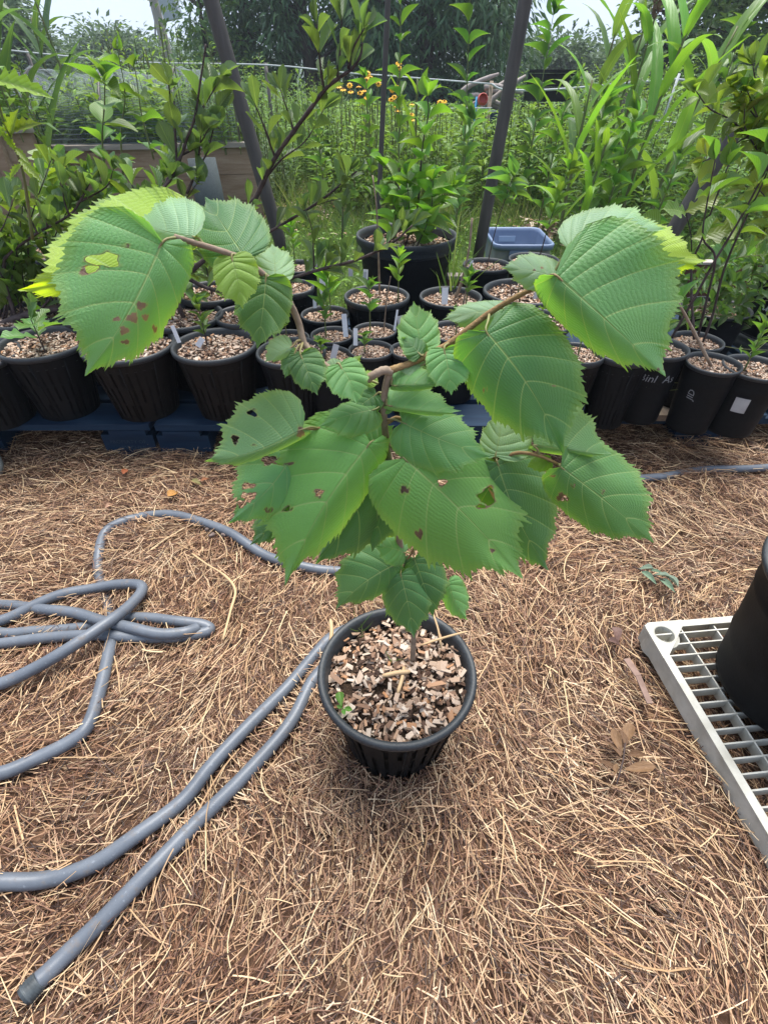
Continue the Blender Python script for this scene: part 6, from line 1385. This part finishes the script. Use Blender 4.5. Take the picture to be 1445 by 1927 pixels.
for args in (
    ('dark drooping conifer right of the thin conduit', tx(800, 15), 15, 9, 1.9, .5, M_C1, 26000, .22, .22, 21, -.7, 150, .2),
    ('dark conifer with a leaning trunk left of the thin conduit', tx(590, 16), 16, 9, 1.5, 1.2, M_C1, 7000, .22, .22, 22, -.7, 90, .18, -.8),
    ('dark conifer behind the left steel pole', tx(475, 17), 17, 9, 1.35, .9, M_C1, 11000, .22, .22, 23, -.7, 100, .18),
    ('dark conifer with a straight trunk between the shrub twigs', tx(545, 18), 18, 10, 1.5, 1.5, M_C1, 6000, .22, .22, 24, -.7, 90, .17),
    ('dark conifer in front of the right steel pole gap', tx(895, 17), 17, 8, 1.3, .5, M_C1, 10000, .22, .22, 25, -.6, 100, .16),
    ('dark conifer between the flowers and the conduit', tx(690, 18), 18, 9, 2.0, .6, M_C1, 16000, .22, .22, 26, -.7, 120, .2)):
    tree(*args, name='conifer_tree')
for args in (
    ('large broadleaf tree filling the upper right corner', tx(1480, 13), 13, 8, 2.3, .4, M_C2, 24000, .17, .5, 31, -.1, 170, .22),
    ('airy tree left of the upper right corner tree', tx(1250, 16), 16, 5.2, 1.0, .5, M_C2, 4500, .16, .5, 32, 0, 70, .12),
    ('second broadleaf tree behind the yellowing shrub', tx(1350, 17), 17, 7, 1.7, .4, M_C2, 14000, .18, .5, 33, -.1, 120, .18),
    ('low round tree in the sky gap behind the compost bin', tx(1060, 24), 24, 1.55, 2.0, .2, M_C3, 8000, .2, .5, 34, 0, 80, .1),
    ('low bushy tree in the sky gap behind the sorghum', tx(1150, 26), 26, 1.3, 2.4, .1, M_C3, 7000, .2, .5, 35, 0, 80, .1),
    ('grey green bushy tree behind the corn at the upper left', tx(20, 20), 20, 2.6, 1.7, .3, M_C3, 14000, .2, .5, 36, 0, 120, .14),
    ('rounded tree left of the utility pole', tx(215, 30), 30, 2.05, 2.6, .2, M_C3, 11000, .25, .5, 37, 0, 100, .14),
    ('rounded low tree at the foot of the utility pole', tx(280, 34), 34, 1.7, 3.0, .1, M_C3, 11000, .25, .5, 38, 0, 100, .14),
    ('airy branchy tree right of the utility pole', tx(395, 15), 15, 4.5, .9, .9, M_C2, 1500, .15, .45, 39, -.2, 40, .08)):
    tree(*args)
# far wooded hills
V = []; n1_, n2_ = 90, 10
for i in range(n1_ + 1):
    a = -1.15 + 2.3 * i / n1_
    for j in range(n2_ + 1):
        t = j / n2_; rr = 190 + 120 * t; hh = (13.0 + 2.5 * math.sin(a * 5 + .6) + 2 * math.sin(a * 13) - 7 * (a > .1) * min(1, (a - .1) * 4)) * math.sin(t * math.pi / 2) ** .8
        V.append((rr * math.sin(a), rr * math.cos(a), -4 + hh + 1.2 * math.sin(i * 3.3 + j * 2.1) * t))
i = np.arange(n1_)[:, None] * (n2_ + 1); j = np.arange(n2_)[None]
tag(put('hills', mesh_np('hills', V, [np.stack([i + j, i + n2_ + 1 + j, i + n2_ + 2 + j, i + j + 1], -1).reshape(-1, 4)], True), plain('wooded_hillside', (.02, .045, .022, 1), (.05, .09, .04, 1), .35, .9, .05, 1.0, .5)), kind='structure')
VV = np.array(V); n = 9000; idx = rng.integers(0, len(VV), n); P = VV[idx] + rng.normal(0, 1, (n, 3)) * [4, 4, .8]; Bk = Bulk(); l_ = rng.uniform(1.2, 2.6, n)
Bk.add(bulk_leaves(P, rdir(n, .2, 1), rdir(n), l_, l_ * .7)); Bk.put('forest', M_C3, label='far wooded hillside fading into the pale sky', cat='forest')

# ------------------------------------------------------------------ humid air
mb = MB(); mb.box((0, 150, 5.5), (1000, 460, 29))
g = NT('humid_air'); vp = g.n('ShaderNodeVolumePrincipled'); vp.inputs['Color'].default_value = (.80, .88, 1, 1); vp.inputs['Density'].default_value = .0022; vp.inputs['Anisotropy'].default_value = .2
g.l(vp.outputs[0], g.out.inputs[1])
tag(put('haze', mb.mesh('haze'), g.m), kind='stuff')
